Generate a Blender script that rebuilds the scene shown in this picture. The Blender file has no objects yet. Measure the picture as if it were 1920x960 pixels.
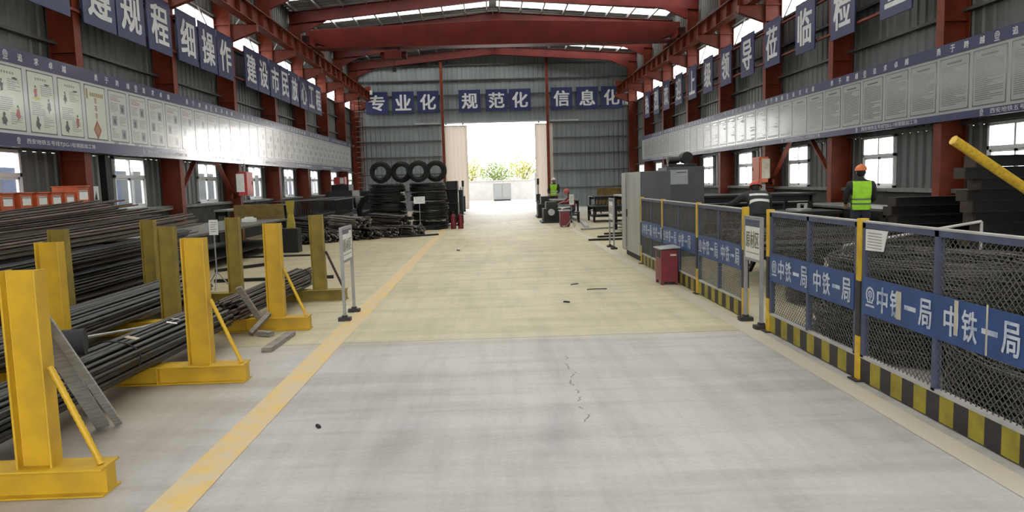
import bpy, bmesh, math, random
from mathutils import Vector, Matrix

random.seed(11)
SC = bpy.context.scene
COL = SC.collection

# ------------------------------------------------------------------ camera
cam_d = bpy.data.cameras.new('camera')
cam_d.sensor_width = 36.0
cam_d.lens = 26.0
cam_d.clip_end = 400
cam = bpy.data.objects.new('camera', cam_d)
COL.objects.link(cam)
cam.matrix_world = Matrix(((0.99920142, 0.03052836, -0.02577876, 0.0),
                           (-0.02868572, 0.09896573, -0.99467729, 0.0),
                           (-0.02781466, 0.99462244, 0.09976242, 1.65),
                           (0, 0, 0, 1)))
SC.camera = cam

# ------------------------------------------------------------------ world: bright overcast sky
W = bpy.data.worlds.new('overcast_sky')
SC.world = W
W.use_nodes = True
wn = W.node_tree.nodes
wbg = wn['Background']
wbg.inputs[0].default_value = (1.0, 0.985, 0.96, 1)
wbg.inputs[1].default_value = 7.5
SC.view_settings.view_transform = 'Standard'
SC.view_settings.look = 'None'
SC.view_settings.exposure = 0.0
SC.view_settings.gamma = 1.0
SC.view_settings.use_curve_mapping = False
SC.cycles.use_denoising = True
SC.cycles.max_bounces = 7
SC.cycles.diffuse_bounces = 4
SC.cycles.transparent_max_bounces = 24


# ------------------------------------------------------------------ materials
def mat(name, col, rough=0.6, metal=0.0, var=0.25, scale=3.0, bump=0.0, col2=None, spec=0.5, stretch=None, detail=5.0, lo=0.35, hi=0.7, coat=0.0):
    m = bpy.data.materials.new(name)
    m.use_nodes = True
    nt = m.node_tree
    b = nt.nodes['Principled BSDF']
    b.inputs['Roughness'].default_value = rough
    b.inputs['Metallic'].default_value = metal
    b.inputs['Specular IOR Level'].default_value = spec
    if coat:
        b.inputs['Coat Weight'].default_value = coat
        b.inputs['Coat Roughness'].default_value = 0.14
        b.inputs['Coat IOR'].default_value = 1.75
    c1 = (col[0], col[1], col[2], 1)
    if col2 is None:
        col2 = tuple(c * (1 - var) for c in col)
    tc = nt.nodes.new('ShaderNodeTexCoord')
    mp = nt.nodes.new('ShaderNodeMapping')
    nt.links.new(tc.outputs['Object'], mp.inputs['Vector'])
    if stretch:
        mp.inputs['Scale'].default_value = stretch
    nz = nt.nodes.new('ShaderNodeTexNoise')
    nz.inputs['Scale'].default_value = scale
    nz.inputs['Detail'].default_value = detail
    nt.links.new(mp.outputs['Vector'], nz.inputs['Vector'])
    rp = nt.nodes.new('ShaderNodeValToRGB')
    rp.color_ramp.elements[0].position = lo
    rp.color_ramp.elements[1].position = hi
    rp.color_ramp.elements[0].color = c1
    rp.color_ramp.elements[1].color = (col2[0], col2[1], col2[2], 1)
    nt.links.new(nz.outputs['Fac'], rp.inputs['Fac'])
    nt.links.new(rp.outputs['Color'], b.inputs['Base Color'])
    if bump:
        bp = nt.nodes.new('ShaderNodeBump')
        bp.inputs['Strength'].default_value = bump
        bp.inputs['Distance'].default_value = 0.02
        nt.links.new(nz.outputs['Fac'], bp.inputs['Height'])
        nt.links.new(bp.outputs['Normal'], b.inputs['Normal'])
    return m


def clear_mat(name, tint, through):
    """A clear or milky sheet: mostly see-through, partly diffusing, with a slight gloss."""
    m = bpy.data.materials.new(name)
    m.use_nodes = True
    nt = m.node_tree
    out = nt.nodes['Material Output']
    nt.nodes.remove(nt.nodes['Principled BSDF'])
    tr = nt.nodes.new('ShaderNodeBsdfTransparent')
    tr.inputs[0].default_value = (tint[0], tint[1], tint[2], 1)
    tl = nt.nodes.new('ShaderNodeBsdfTranslucent')
    tl.inputs[0].default_value = (tint[0], tint[1], tint[2], 1)
    gl = nt.nodes.new('ShaderNodeBsdfGlossy')
    gl.inputs['Roughness'].default_value = 0.1
    mx = nt.nodes.new('ShaderNodeMixShader')
    mx.inputs[0].default_value = through
    nt.links.new(tl.outputs[0], mx.inputs[1])
    nt.links.new(tr.outputs[0], mx.inputs[2])
    m2 = nt.nodes.new('ShaderNodeMixShader')
    m2.inputs[0].default_value = 0.05
    nt.links.new(mx.outputs[0], m2.inputs[1])
    nt.links.new(gl.outputs[0], m2.inputs[2])
    nt.links.new(m2.outputs[0], out.inputs[0])
    return m


M = {}
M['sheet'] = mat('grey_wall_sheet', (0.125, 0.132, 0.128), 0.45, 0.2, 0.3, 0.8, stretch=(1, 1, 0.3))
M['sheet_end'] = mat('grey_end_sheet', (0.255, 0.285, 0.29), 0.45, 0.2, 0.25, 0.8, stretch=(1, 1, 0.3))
M['roof'] = mat('grey_roof_sheet', (0.26, 0.275, 0.265), 0.5, 0.1, 0.25, 0.7)
M['galv'] = mat('galvanised_steel', (0.42, 0.43, 0.42), 0.4, 0.5, 0.25, 5)
M['girt'] = mat('dull_girt_steel', (0.10, 0.10, 0.098), 0.5, 0.3, 0.3, 4)
M['red'] = mat('red_oxide_paint', (0.175, 0.030, 0.012), 0.5, 0.0, 0.45, 2.2, spec=0.25)
M['crane'] = mat('crane_and_shaded_rafter_red', (0.125, 0.013, 0.009), 0.5, 0.0, 0.4, 1.2, spec=0.25)  # crane red; on the rafters, the column red with shade put in
M['dado'] = mat('dark_masonry', (0.045, 0.05, 0.045), 0.85, 0, 0.4, 4, bump=0.3)
M['ledge'] = mat('ledge_concrete', (0.20, 0.20, 0.19), 0.8, 0, 0.3, 5, bump=0.2)
M['pvc'] = mat('white_window_plastic', (0.68, 0.69, 0.70), 0.4, 0, 0.12, 5)
M['glass'] = clear_mat('window_glass', (0.94, 0.96, 0.97), 0.95)
M['skylight'] = clear_mat('skylight_sheet', (0.93, 0.94, 0.92), 0.7)
M['blue'] = mat('blue_sign_sheet', (0.017, 0.027, 0.10), 0.4, 0, 0.25, 3)
M['white'] = mat('white_lettering', (0.60, 0.60, 0.61), 0.5, 0, 0.1, 6)
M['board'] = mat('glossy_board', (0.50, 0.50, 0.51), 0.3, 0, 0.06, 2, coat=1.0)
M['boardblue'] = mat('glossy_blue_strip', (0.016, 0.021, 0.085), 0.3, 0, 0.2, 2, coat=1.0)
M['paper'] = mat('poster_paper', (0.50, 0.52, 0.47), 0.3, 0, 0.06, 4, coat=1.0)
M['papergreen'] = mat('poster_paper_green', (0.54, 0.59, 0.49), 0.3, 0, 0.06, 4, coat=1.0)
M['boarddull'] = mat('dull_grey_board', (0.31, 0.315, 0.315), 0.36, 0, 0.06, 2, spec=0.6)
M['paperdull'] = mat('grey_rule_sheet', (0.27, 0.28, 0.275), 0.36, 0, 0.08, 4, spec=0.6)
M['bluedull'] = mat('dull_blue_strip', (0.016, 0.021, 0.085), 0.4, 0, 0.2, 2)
M['yardgrey'] = mat('yard_grey_paint', (0.105, 0.11, 0.112), 0.6, 0, 0.1, 4)
M['bargrey'] = mat('pale_cut_bars', (0.25, 0.225, 0.19), 0.5, 0.3, 0.5, 6)
M['ink'] = mat('poster_ink', (0.06, 0.06, 0.065), 0.3, 0, 0.3, 6, coat=1.0)
M['inkgrey'] = mat('poster_grey_ink', (0.27, 0.27, 0.27), 0.3, 0, 0.3, 30, coat=1.0)
M['inkred'] = mat('poster_red_ink', (0.36, 0.06, 0.05), 0.3, 0, 0.3, 20, coat=1.0)
M['inkgold'] = mat('poster_gold_ink', (0.35, 0.22, 0.08), 0.3, 0, 0.3, 20, coat=1.0)
M['inklime'] = mat('poster_lime_ink', (0.5, 0.55, 0.1), 0.3, 0, 0.3, 20, coat=1.0)
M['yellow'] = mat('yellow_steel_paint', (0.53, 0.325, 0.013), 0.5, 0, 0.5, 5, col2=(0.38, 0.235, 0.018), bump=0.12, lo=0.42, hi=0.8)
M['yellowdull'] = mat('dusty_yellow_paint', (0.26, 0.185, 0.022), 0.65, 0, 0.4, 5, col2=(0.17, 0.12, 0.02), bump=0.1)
M['dust'] = mat('dusty_concrete_grey', (0.33, 0.31, 0.28), 0.9, 0, 0.35, 9, bump=0.2)
M['rebar'] = mat('dark_rebar', (0.048, 0.045, 0.042), 0.40, 0.5, 0.6, 6, stretch=(4, 1, 4))
M['rebarblue'] = mat('blue_grey_rebar', (0.062, 0.064, 0.067), 0.4, 0.5, 0.55, 6, stretch=(4, 1, 4))
M['rust'] = mat('rusty_rebar', (0.06, 0.042, 0.031), 0.6, 0.3, 0.5, 5, stretch=(4, 1, 4))
M['rust2'] = mat('brown_rebar', (0.105, 0.076, 0.05), 0.6, 0.2, 0.5, 5, stretch=(4, 1, 4))
M['coil'] = mat('black_wire_rod', (0.022, 0.022, 0.021), 0.45, 0.5, 0.4, 8)
M['coilgrey'] = mat('grey_wire_rod', (0.085, 0.08, 0.072), 0.45, 0.5, 0.5, 8)
M['dark'] = mat('dark_steel', (0.016, 0.016, 0.016), 0.55, 0.3, 0.4, 5)
M['darkgreen'] = mat('dark_green_machine_paint', (0.012, 0.018, 0.015), 0.5, 0.1, 0.4, 5)
M['steel'] = mat('grey_cabinet_steel', (0.36, 0.37, 0.35), 0.4, 0.25, 0.2, 3, stretch=(1, 1, 0.2))
M['steeldark'] = mat('shaded_cabinet_steel', (0.075, 0.08, 0.088), 0.45, 0.2, 0.25, 3)  # shaded copy of the grey cabinet steel, darkened in the colour
M['wood'] = mat('weathered_timber', (0.26, 0.235, 0.20), 0.85, 0, 0.45, 9, bump=0.3, stretch=(1, 1, 6))
M['battengrey'] = mat('dusty_grey_timber', (0.34, 0.33, 0.31), 0.85, 0, 0.35, 9, bump=0.3, stretch=(1, 1, 6))
M['woodlight'] = mat('pale_cut_timber', (0.46, 0.39, 0.28), 0.85, 0, 0.35, 9, bump=0.3)
M['mesh'] = mat('grey_mesh_wire', (0.125, 0.12, 0.108), 0.6, 0.3, 0.3, 6)
M['frame'] = mat('blue_grey_frame_paint', (0.07, 0.085, 0.15), 0.5, 0.1, 0.35, 5)
M['railtop'] = mat('pale_rail_and_lit_top', (0.46, 0.45, 0.43), 0.5, 0.2, 0.2, 8)  # pale rails; on the fence top it stands for light from above
M['banner'] = mat('blue_banner_sheet', (0.016, 0.060, 0.205), 0.45, 0, 0.3, 5)
M['bannerwhite'] = mat('worn_white_lettering', (0.50, 0.54, 0.60), 0.5, 0, 0.5, 9, col2=(0.24, 0.30, 0.42), lo=0.5, hi=0.68)
M['tape'] = mat('cream_tape', (0.50, 0.46, 0.36), 0.6, 0, 0.3, 9)
M['stripeyellow'] = mat('stripe_yellow', (0.33, 0.265, 0.020), 0.55, 0, 0.35, 8, bump=0.08)
M['postyellow'] = mat('post_yellow', (0.62, 0.40, 0.02), 0.5, 0, 0.35, 8)
M['stripeblack'] = mat('stripe_black', (0.022, 0.019, 0.022), 0.55, 0, 0.3, 8, bump=0.08)
M['orange'] = mat('orange_box_paint', (0.50, 0.10, 0.03), 0.45, 0, 0.3, 5)
M['maroon'] = mat('maroon_bin_paint', (0.16, 0.008, 0.018), 0.4, 0, 0.25, 5)
M['redplain'] = mat('bright_red_paint', (0.42, 0.03, 0.025), 0.4, 0, 0.25, 5)
M['label'] = mat('white_paper_label', (0.66, 0.67, 0.63), 0.6, 0, 0.1, 8)
M['grey'] = mat('grey_painted_tube', (0.30, 0.30, 0.31), 0.5, 0.3, 0.2, 8)
M['skin'] = mat('skin', (0.44, 0.24, 0.16), 0.55, 0, 0.15, 12)
M['hivis'] = mat('hi_vis_lime_fabric', (0.36, 0.74, 0.03), 0.75, 0, 0.2, 14, bump=0.1)
M['reflect'] = mat('silver_reflective_tape', (0.60, 0.61, 0.60), 0.4, 0, 0.1, 9)
M['tapegrey'] = mat('dark_reflective_tape', (0.10, 0.14, 0.09), 0.45, 0, 0.2, 9)
M['cloth'] = mat('black_work_cloth', (0.022, 0.022, 0.024), 0.85, 0, 0.3, 12, bump=0.2)
M['clothblue'] = mat('navy_work_cloth', (0.02, 0.025, 0.045), 0.85, 0, 0.3, 12, bump=0.2)
M['helmet'] = mat('orange_hard_hat', (0.66, 0.16, 0.04), 0.35, 0, 0.1, 4)
M['helmetred'] = mat('red_hard_hat', (0.40, 0.05, 0.03), 0.35, 0, 0.1, 4)
M['helmetwhite'] = mat('white_hard_hat', (0.7, 0.7, 0.68), 0.35, 0, 0.1, 4)
M['hair'] = mat('black_hair', (0.012, 0.011, 0.01), 0.6, 0, 0.3, 30)
M['poleyellow'] = mat('yellow_sleeve_pole', (0.72, 0.46, 0.03), 0.5, 0, 0.4, 22, col2=(0.42, 0.27, 0.03), bump=0.3)
M['door'] = mat('cream_door_sheet', (0.56, 0.50, 0.43), 0.55, 0, 0.12, 2, stretch=(1, 1, 0.2))
M['leaf'] = mat('leaf_green', (0.17, 0.24, 0.07), 0.7, 0, 0.5, 5)
M['leafyellow'] = mat('leaf_yellow_green', (0.30, 0.31, 0.09), 0.7, 0, 0.4, 5)
M['bark'] = mat('bark', (0.12, 0.09, 0.06), 0.9, 0, 0.4, 8)
M['render'] = mat('pale_rendered_wall', (0.22, 0.215, 0.205), 0.85, 0, 0.15, 2)
M['hoardblue'] = mat('blue_hoarding', (0.012, 0.06, 0.26), 0.5, 0, 0.2, 2)
M['hoardwhite'] = mat('pale_blue_hoarding', (0.075, 0.098, 0.125), 0.5, 0, 0.2, 2)
M['ground'] = mat('pale_yard_concrete', (0.52, 0.51, 0.48), 0.9, 0, 0.2, 0.6)
M['lampglass'] = mat('lamp_lens', (0.8, 0.8, 0.78), 0.3, 0, 0.05, 4)
M['greypanel'] = mat('pale_grey_panel', (0.30, 0.32, 0.32), 0.5, 0, 0.15, 6)
M['ply'] = mat('yellow_brown_board', (0.26, 0.17, 0.05), 0.75, 0, 0.4, 5)
M['bench'] = mat('dusty_bench_top', (0.13, 0.125, 0.11), 0.6, 0.1, 0.4, 5)


def floor_mat():
    m = bpy.data.materials.new('workshop_concrete')
    m.use_nodes = True
    nt = m.node_tree
    N, L = nt.nodes, nt.links
    b = N['Principled BSDF']
    tc = N.new('ShaderNodeTexCoord')
    sp = N.new('ShaderNodeSeparateXYZ')
    L.new(tc.outputs['Object'], sp.inputs[0])

    def math_(op, a, c=None, d=None):
        n = N.new('ShaderNodeMath')
        n.operation = op
        for i, q in enumerate((a, c, d)):
            if q is None:
                continue
            if isinstance(q, (int, float)):
                n.inputs[i].default_value = q
            else:
                L.new(q, n.inputs[i])
        return n.outputs[0]

    def noise(scale, st=(1, 1, 1), det=6, rough=0.6):
        mp = N.new('ShaderNodeMapping')
        mp.inputs['Scale'].default_value = st
        L.new(tc.outputs['Object'], mp.inputs[0])
        n = N.new('ShaderNodeTexNoise')
        n.inputs['Scale'].default_value = scale
        n.inputs['Detail'].default_value = det
        n.inputs['Roughness'].default_value = rough
        L.new(mp.outputs[0], n.inputs['Vector'])
        return n.outputs['Fac']

    def ramp(fac, stops):
        r = N.new('ShaderNodeValToRGB')
        e = r.color_ramp.elements
        while len(e) < len(stops):
            e.new(0.5)
        for i, (p, c) in enumerate(stops):
            e[i].position = p
            e[i].color = (c[0], c[1], c[2], 1)
        L.new(fac, r.inputs[0])
        return r.outputs[0]

    def mix(fac, a, c, mode='MIX'):
        n = N.new('ShaderNodeMix')
        n.data_type = 'RGBA'
        n.blend_type = mode
        if isinstance(fac, (int, float)):
            n.inputs[0].default_value = fac
        else:
            L.new(fac, n.inputs[0])
        for i, q in ((6, a), (7, c)):
            if isinstance(q, tuple):
                n.inputs[i].default_value = (q[0], q[1], q[2], 1)
            else:
                L.new(q, n.inputs[i])
        return n.outputs[2]

    X, Y = sp.outputs[0], sp.outputs[1]
    # slabs of slightly different concrete: grey near the entrance, yellowish beyond the joint, pale by the far door
    base = ramp(math_('DIVIDE', Y, 50.0), [(0.0, (0.45, 0.44, 0.43)), (0.152, (0.46, 0.445, 0.425)), (0.156, (0.50, 0.465, 0.315)),
                                           (0.42, (0.50, 0.452, 0.275)), (0.62, (0.495, 0.455, 0.335)), (0.85, (0.50, 0.49, 0.45))])
    big = ramp(noise(0.45, (1, 0.6, 1)), [(0.3, (0.80, 0.79, 0.77)), (0.7, (1.06, 1.06, 1.07))])
    col = mix(1.0, base, big, 'MULTIPLY')
    streak = ramp(noise(2.2, (2.2, 0.22, 1), 8, 0.65), [(0.30, (0.78, 0.77, 0.76)), (0.55, (1.0, 1.0, 1.0))])
    col = mix(0.75, col, streak, 'MULTIPLY')
    cross = ramp(noise(1.3, (0.3, 2.4, 1), 6, 0.6), [(0.36, (0.72, 0.69, 0.63)), (0.56, (1.0, 1.0, 1.0))])
    col = mix(0.6, col, cross, 'MULTIPLY')
    fine = ramp(noise(28, (1, 1, 1), 4, 0.7), [(0.3, (0.88, 0.88, 0.88)), (0.6, (1.03, 1.03, 1.03))])
    col = mix(0.7, col, fine, 'MULTIPLY')
    # brown dirt on the storage side
    side = math_('MULTIPLY', math_('SMOOTH_MIN', math_('MAXIMUM', math_('SUBTRACT', -1.9, X), 0.0), 1.0, 0.3), 0.75)
    dirt = math_('MULTIPLY', side, math_('MULTIPLY', noise(0.9, (0.5, 1.6, 1)), 1.5))
    col = mix(math_('MINIMUM', dirt, 0.75), col, (0.285, 0.225, 0.14))
    # saw-cut joints
    joint = None
    for jy in (7.74, 13.55, 19.6, 25.6, 31.6, 37.6):
        w = math_('ADD', Y, math_('MULTIPLY', math_('SUBTRACT', noise(1.5), 0.5), 0.03))
        d = math_('ABSOLUTE', math_('SUBTRACT', w, jy))
        lt = math_('LESS_THAN', d, 0.010 if jy < 10 else 0.02)
        joint = lt if joint is None else math_('MAXIMUM', joint, lt)
    col = mix(math_('MULTIPLY', joint, 0.7), col, (0.12, 0.115, 0.11))
    # tyre scuffs near the entrance and a hairline crack
    nn = noise(5.0, (1.0, 1.0, 1), 6, 0.7)
    for cx, cy, sx, sy, amt in ((-0.66, 4.65, 0.16, 0.55, 0.42), (0.36, 4.7, 0.13, 0.5, 0.40), (-0.9, 5.6, 0.10, 0.9, 0.22), (0.55, 6.2, 0.10, 0.8, 0.16), (1.7, 11.0, 0.5, 0.8, 0.12), (-0.5, 15.0, 0.5, 1.6, 0.14), (1.0, 18.0, 0.5, 2.2, 0.14)):
        tilt = math_('MULTIPLY', math_('SUBTRACT', Y, cy), 0.12)
        dx = math_('DIVIDE', math_('SUBTRACT', math_('SUBTRACT', X, cx), tilt), sx)
        dy = math_('DIVIDE', math_('SUBTRACT', Y, cy), sy)
        r2 = math_('ADD', math_('MULTIPLY', dx, dx), math_('MULTIPLY', dy, dy))
        g = math_('MULTIPLY', math_('POWER', 2.718, math_('MULTIPLY', r2, -1.0)), amt)
        g = math_('MULTIPLY', g, math_('MULTIPLY', nn, 1.7))
        col = mix(math_('MINIMUM', g, 0.8), col, (0.13, 0.135, 0.14))
    cx = math_('ADD', math_('MULTIPLY', math_('SUBTRACT', noise(2.5, (0.2, 1, 1)), 0.5), 0.35), math_('MULTIPLY', Y, 0.02))
    cd = math_('ABSOLUTE', math_('SUBTRACT', math_('SUBTRACT', X, 0.50), cx))
    crack = math_('MULTIPLY', math_('LESS_THAN', cd, 0.006), math_('MULTIPLY', math_('GREATER_THAN', Y, 4.9), math_('LESS_THAN', Y, 6.9)))
    col = mix(math_('MULTIPLY', crack, math_('GREATER_THAN', noise(7), 0.5)), col, (0.15, 0.14, 0.14))
    L.new(col, b.inputs['Base Color'])
    rr = N.new('ShaderNodeMapRange')
    rr.inputs[3].default_value = 0.42
    rr.inputs[4].default_value = 0.75
    L.new(noise(1.1), rr.inputs[0])
    L.new(rr.outputs[0], b.inputs['Roughness'])
    b.inputs['Specular IOR Level'].default_value = 0.4
    bp = N.new('ShaderNodeBump')
    bp.inputs['Strength'].default_value = 0.15
    bp.inputs['Distance'].default_value = 0.01
    L.new(noise(14, (1, 1, 1), 6), bp.inputs['Height'])
    L.new(bp.outputs[0], b.inputs['Normal'])
    return m


def worn_line_mat(name, col, keep):
    """Road-marking paint worn through to the concrete in patches."""
    m = bpy.data.materials.new(name)
    m.use_nodes = True
    nt = m.node_tree
    b = nt.nodes['Principled BSDF']
    b.inputs['Roughness'].default_value = 0.6
    tc = nt.nodes.new('ShaderNodeTexCoord')
    nz = nt.nodes.new('ShaderNodeTexNoise')
    nz.inputs['Scale'].default_value = 4.5
    nz.inputs['Detail'].default_value = 9
    nz.inputs['Roughness'].default_value = 0.72
    nt.links.new(tc.outputs['Object'], nz.inputs['Vector'])
    rp = nt.nodes.new('ShaderNodeValToRGB')
    rp.color_ramp.elements[0].position = keep - 0.16
    rp.color_ramp.elements[1].position = keep + 0.12
    rp.color_ramp.elements[0].color = (*col, 1)
    rp.color_ramp.elements[1].color = (0.45, 0.41, 0.33, 1)
    nt.links.new(nz.outputs['Fac'], rp.inputs['Fac'])
    nt.links.new(rp.outputs['Color'], b.inputs['Base Color'])
    return m


M['floor'] = floor_mat()
M['line'] = worn_line_mat('worn_yellow_line', (0.58, 0.39, 0.12), 0.55)
M['line2'] = worn_line_mat('faint_yellow_line', (0.49, 0.42, 0.25), 0.37)


# ------------------------------------------------------------------ mesh helpers
class MB:
    def __init__(s):
        s.v, s.f, s.m, s.sm = [], [], [], []

    def add(s, vs, fs, m=0, smooth=False):
        o = len(s.v)
        s.v += [tuple(v) for v in vs]
        for f in fs:
            s.f.append(tuple(o + i for i in f))
            s.m.append(m)
            s.sm.append(smooth)
        return s

    def box(s, a, b, m=0):
        x0, y0, z0 = a
        x1, y1, z1 = b
        return s.add([(x0, y0, z0), (x1, y0, z0), (x1, y1, z0), (x0, y1, z0), (x0, y0, z1), (x1, y0, z1), (x1, y1, z1), (x0, y1, z1)],
                     [(0, 3, 2, 1), (4, 5, 6, 7), (0, 1, 5, 4), (1, 2, 6, 5), (2, 3, 7, 6), (3, 0, 4, 7)], m)

    def quad(s, a, b, c, d, m=0):
        return s.add([a, b, c, d], [(0, 1, 2, 3)], m)

    @staticmethod
    def axes(p, q, up):
        p, q = Vector(p), Vector(q)
        d = (q - p).normalized()
        u = Vector(up)
        if abs(d.dot(u.normalized())) > 0.98:
            u = Vector((1, 0, 0)) if abs(d.x) < 0.9 else Vector((0, 1, 0))
        r = d.cross(u).normalized()
        return p, q, r, r.cross(d).normalized()

    def extrude(s, poly, p, q, up=(0, 0, 1), m=0, smooth=False, cap=True):
        """poly: list of (right, up) offsets, swept from p to q."""
        p, q, r, u = s.axes(p, q, up)
        n = len(poly)
        vs = [p + r * a + u * b for a, b in poly] + [q + r * a + u * b for a, b in poly]
        fs = [(i, (i + 1) % n, n + (i + 1) % n, n + i) for i in range(n)]
        s.add(vs, fs, m, smooth)
        if cap:
            s.add(vs[:n], [tuple(reversed(range(n)))], m)
            s.add(vs[n:], [tuple(range(n))], m)
        return s

    def bar(s, p, q, w, h, up=(0, 0, 1), m=0):
        w, h = w / 2, h / 2
        return s.extrude([(-w, -h), (w, -h), (w, h), (-w, h)], p, q, up, m)

    def ibeam(s, p, q, w, d, tf, tw, up=(0, 0, 1), m=0):
        """I section: flange width w, depth d measured along up."""
        w2, d2, t2 = w / 2, d / 2, tw / 2
        poly = [(-w2, -d2), (w2, -d2), (w2, -d2 + tf), (t2, -d2 + tf), (t2, d2 - tf), (w2, d2 - tf), (w2, d2), (-w2, d2), (-w2, d2 - tf), (-t2, d2 - tf), (-t2, -d2 + tf), (-w2, -d2 + tf)]
        return s.extrude(poly, p, q, up, m)

    def cyl(s, p, q, r, r2=None, n=12, m=0, cap=True):
        r2 = r if r2 is None else r2
        p, q, a, b = s.axes(p, q, (0, 0, 1))
        cs = [(math.cos(2 * math.pi * i / n), math.sin(2 * math.pi * i / n)) for i in range(n)]
        vs = [p + a * c * r + b * t * r for c, t in cs] + [q + a * c * r2 + b * t * r2 for c, t in cs]
        s.add(vs, [(i, (i + 1) % n, n + (i + 1) % n, n + i) for i in range(n)], m, True)
        if cap:
            s.add(vs[:n], [tuple(reversed(range(n)))], m)
            s.add(vs[n:], [tuple(range(n))], m)
        return s

    def tube(s, pts, r, n=6, m=0, closed=False, cap=True):
        pts = [Vector(p) for p in pts]
        k = len(pts)
        vs = []
        prev = None
        for i, p in enumerate(pts):
            a = pts[(i - 1) % k] if (closed or i > 0) else p
            b = pts[(i + 1) % k] if (closed or i < k - 1) else p
            d = (b - a)
            d = d.normalized() if d.length > 1e-9 else Vector((0, 0, 1))
            if prev is None:
                t = Vector((0, 0, 1)) if abs(d.z) < 0.9 else Vector((1, 0, 0))
                u = (t - d * t.dot(d)).normalized()
            else:
                u = (prev - d * prev.dot(d)).normalized()
            prev = u
            w = d.cross(u)
            rr = r[i] if isinstance(r, (list, tuple)) else r
            vs += [p + (u * math.cos(2 * math.pi * j / n) + w * math.sin(2 * math.pi * j / n)) * rr for j in range(n)]
        fs = []
        for i in range(k if closed else k - 1):
            o, o2 = i * n, ((i + 1) % k) * n
            fs += [(o + j, o + (j + 1) % n, o2 + (j + 1) % n, o2 + j) for j in range(n)]
        s.add(vs, fs, m, True)
        if cap and not closed:
            s.add(vs[:n], [tuple(reversed(range(n)))], m)
            s.add(vs[-n:], [tuple(range(n))], m)
        return s

    def ball(s, c, rx, ry=None, rz=None, nu=14, nv=9, m=0, warp=None):
        ry = rx if ry is None else ry
        rz = rx if rz is None else rz
        vs = []
        for j in range(nv + 1):
            t = math.pi * j / nv
            for i in range(nu):
                a = 2 * math.pi * i / nu
                p = Vector((math.sin(t) * math.cos(a), math.sin(t) * math.sin(a), math.cos(t)))
                if warp:
                    p = warp(p)
                vs.append((c[0] + p.x * rx, c[1] + p.y * ry, c[2] + p.z * rz))
        fs = []
        for j in range(nv):
            for i in range(nu):
                fs.append((j * nu + i, (j + 1) * nu + i, (j + 1) * nu + (i + 1) % nu, j * nu + (i + 1) % nu))
        return s.add(vs, fs, m, True)

    def xform(s, mtx, start=0):
        s.v[start:] = [tuple(mtx @ Vector(v)) for v in s.v[start:]]
        return s

    def mesh(s, name):
        me = bpy.data.meshes.new(name)
        me.from_pydata(s.v, [], s.f)
        me.polygons.foreach_set('material_index', s.m)
        me.polygons.foreach_set('use_smooth', s.sm)
        me.update()
        return me

    def build(s, name, mats, parent=None, bevel=0.0, loc=None):
        me = s.mesh(name)
        return link(name, me, mats, parent, bevel, loc)


def link(name, me, mats, parent=None, bevel=0.0, loc=None):
    if not isinstance(mats, (list, tuple)):
        mats = [mats]
    if not me.materials:
        for q in mats:
            me.materials.append(M[q] if isinstance(q, str) else q)
    o = bpy.data.objects.new(name, me)
    COL.objects.link(o)
    if parent is not None:
        o.parent = parent
    if loc is not None:
        o.location = loc
    if bevel:
        md = o.modifiers.new('bevel', 'BEVEL')
        md.width = bevel
        md.segments = 2
        md.limit_method = 'ANGLE'
        md.harden_normals = False
    return o


def tag(o, label=None, cat=None, group=None, kind=None):
    if label:
        o['label'] = label
    if cat:
        o['category'] = cat
    if group:
        o['group'] = group
    if kind:
        o['kind'] = kind
    return o


def thing(name, label, cat, loc=(0, 0, 0), rz=0.0, group=None):
    o = bpy.data.objects.new(name, None)
    o.empty_display_size = 0.2
    COL.objects.link(o)
    o.location = loc
    o.rotation_euler = (0, 0, rz)
    return tag(o, label, cat, group)


KIDS = {}


def copy_tree(o, parent=None):
    c = o.copy()
    COL.objects.link(c)
    if parent is not None:
        c.parent = parent
    for ch in [k for k in bpy.data.objects if k.parent == o]:
        copy_tree(ch, c)
    return c


ORD = ['first', 'second', 'third', 'fourth', 'fifth', 'sixth', 'seventh', 'eighth', 'ninth', 'tenth', 'eleventh', 'twelfth', 'thirteenth', 'fourteenth']

# ------------------------------------------------------------------ lettering
_tc = bpy.data.curves.new('lettering_source', 'FONT')
_to = bpy.data.objects.new('lettering_source', _tc)
_glyph = {}


def glyphs(text, bold):
    """Vertices and faces of a line of text, as flat shapes of unit height scale."""
    key = (text, bold)
    if key not in _glyph:
        COL.objects.link(_to)
        _tc.body = text
        _tc.size = 1.0
        _tc.offset = bold
        _tc.resolution_u = 2
        bpy.context.view_layer.update()
        dg = bpy.context.evaluated_depsgraph_get()
        me = bpy.data.meshes.new_from_object(_to.evaluated_get(dg), depsgraph=dg)
        vs = [v.co.copy() for v in me.vertices]
        fs = [tuple(p.vertices) for p in me.polygons]
        bpy.data.meshes.remove(me)
        COL.objects.unlink(_to)
        _glyph[key] = (vs, fs)
    return _glyph[key]


def write(mb, text, centre, right, up, width=None, height=None, bold=0.02, m=0):
    """Lay text on a surface: centre point, right and up directions, size. bold: stroke thickening per unit size."""
    vs, fs = glyphs(text, 0.0)
    xs = [v.x for v in vs]
    ys = [v.y for v in vs]
    w, h = max(xs) - min(xs), max(ys) - min(ys)
    cx, cy = (max(xs) + min(xs)) / 2, (max(ys) + min(ys)) / 2
    sx = width / w if width else None
    sy = height / h if height else None
    sx = sx or sy
    sy = sy or sx
    c, r, u = Vector(centre), Vector(right), Vector(up)
    k = bold
    nrm = r.cross(u).normalized()
    for i, (dx, dy) in enumerate(((0, 0),) if k <= 0 else ((0, 0), (k, k * .6), (-k, k * .6), (k, -k * .6), (-k, -k * .6))):
        mb.add([c + nrm * (0.0007 * i) + r * ((v.x - cx + dx) * sx) + u * ((v.y - cy + dy) * sy) for v in vs], fs, m)


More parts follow.
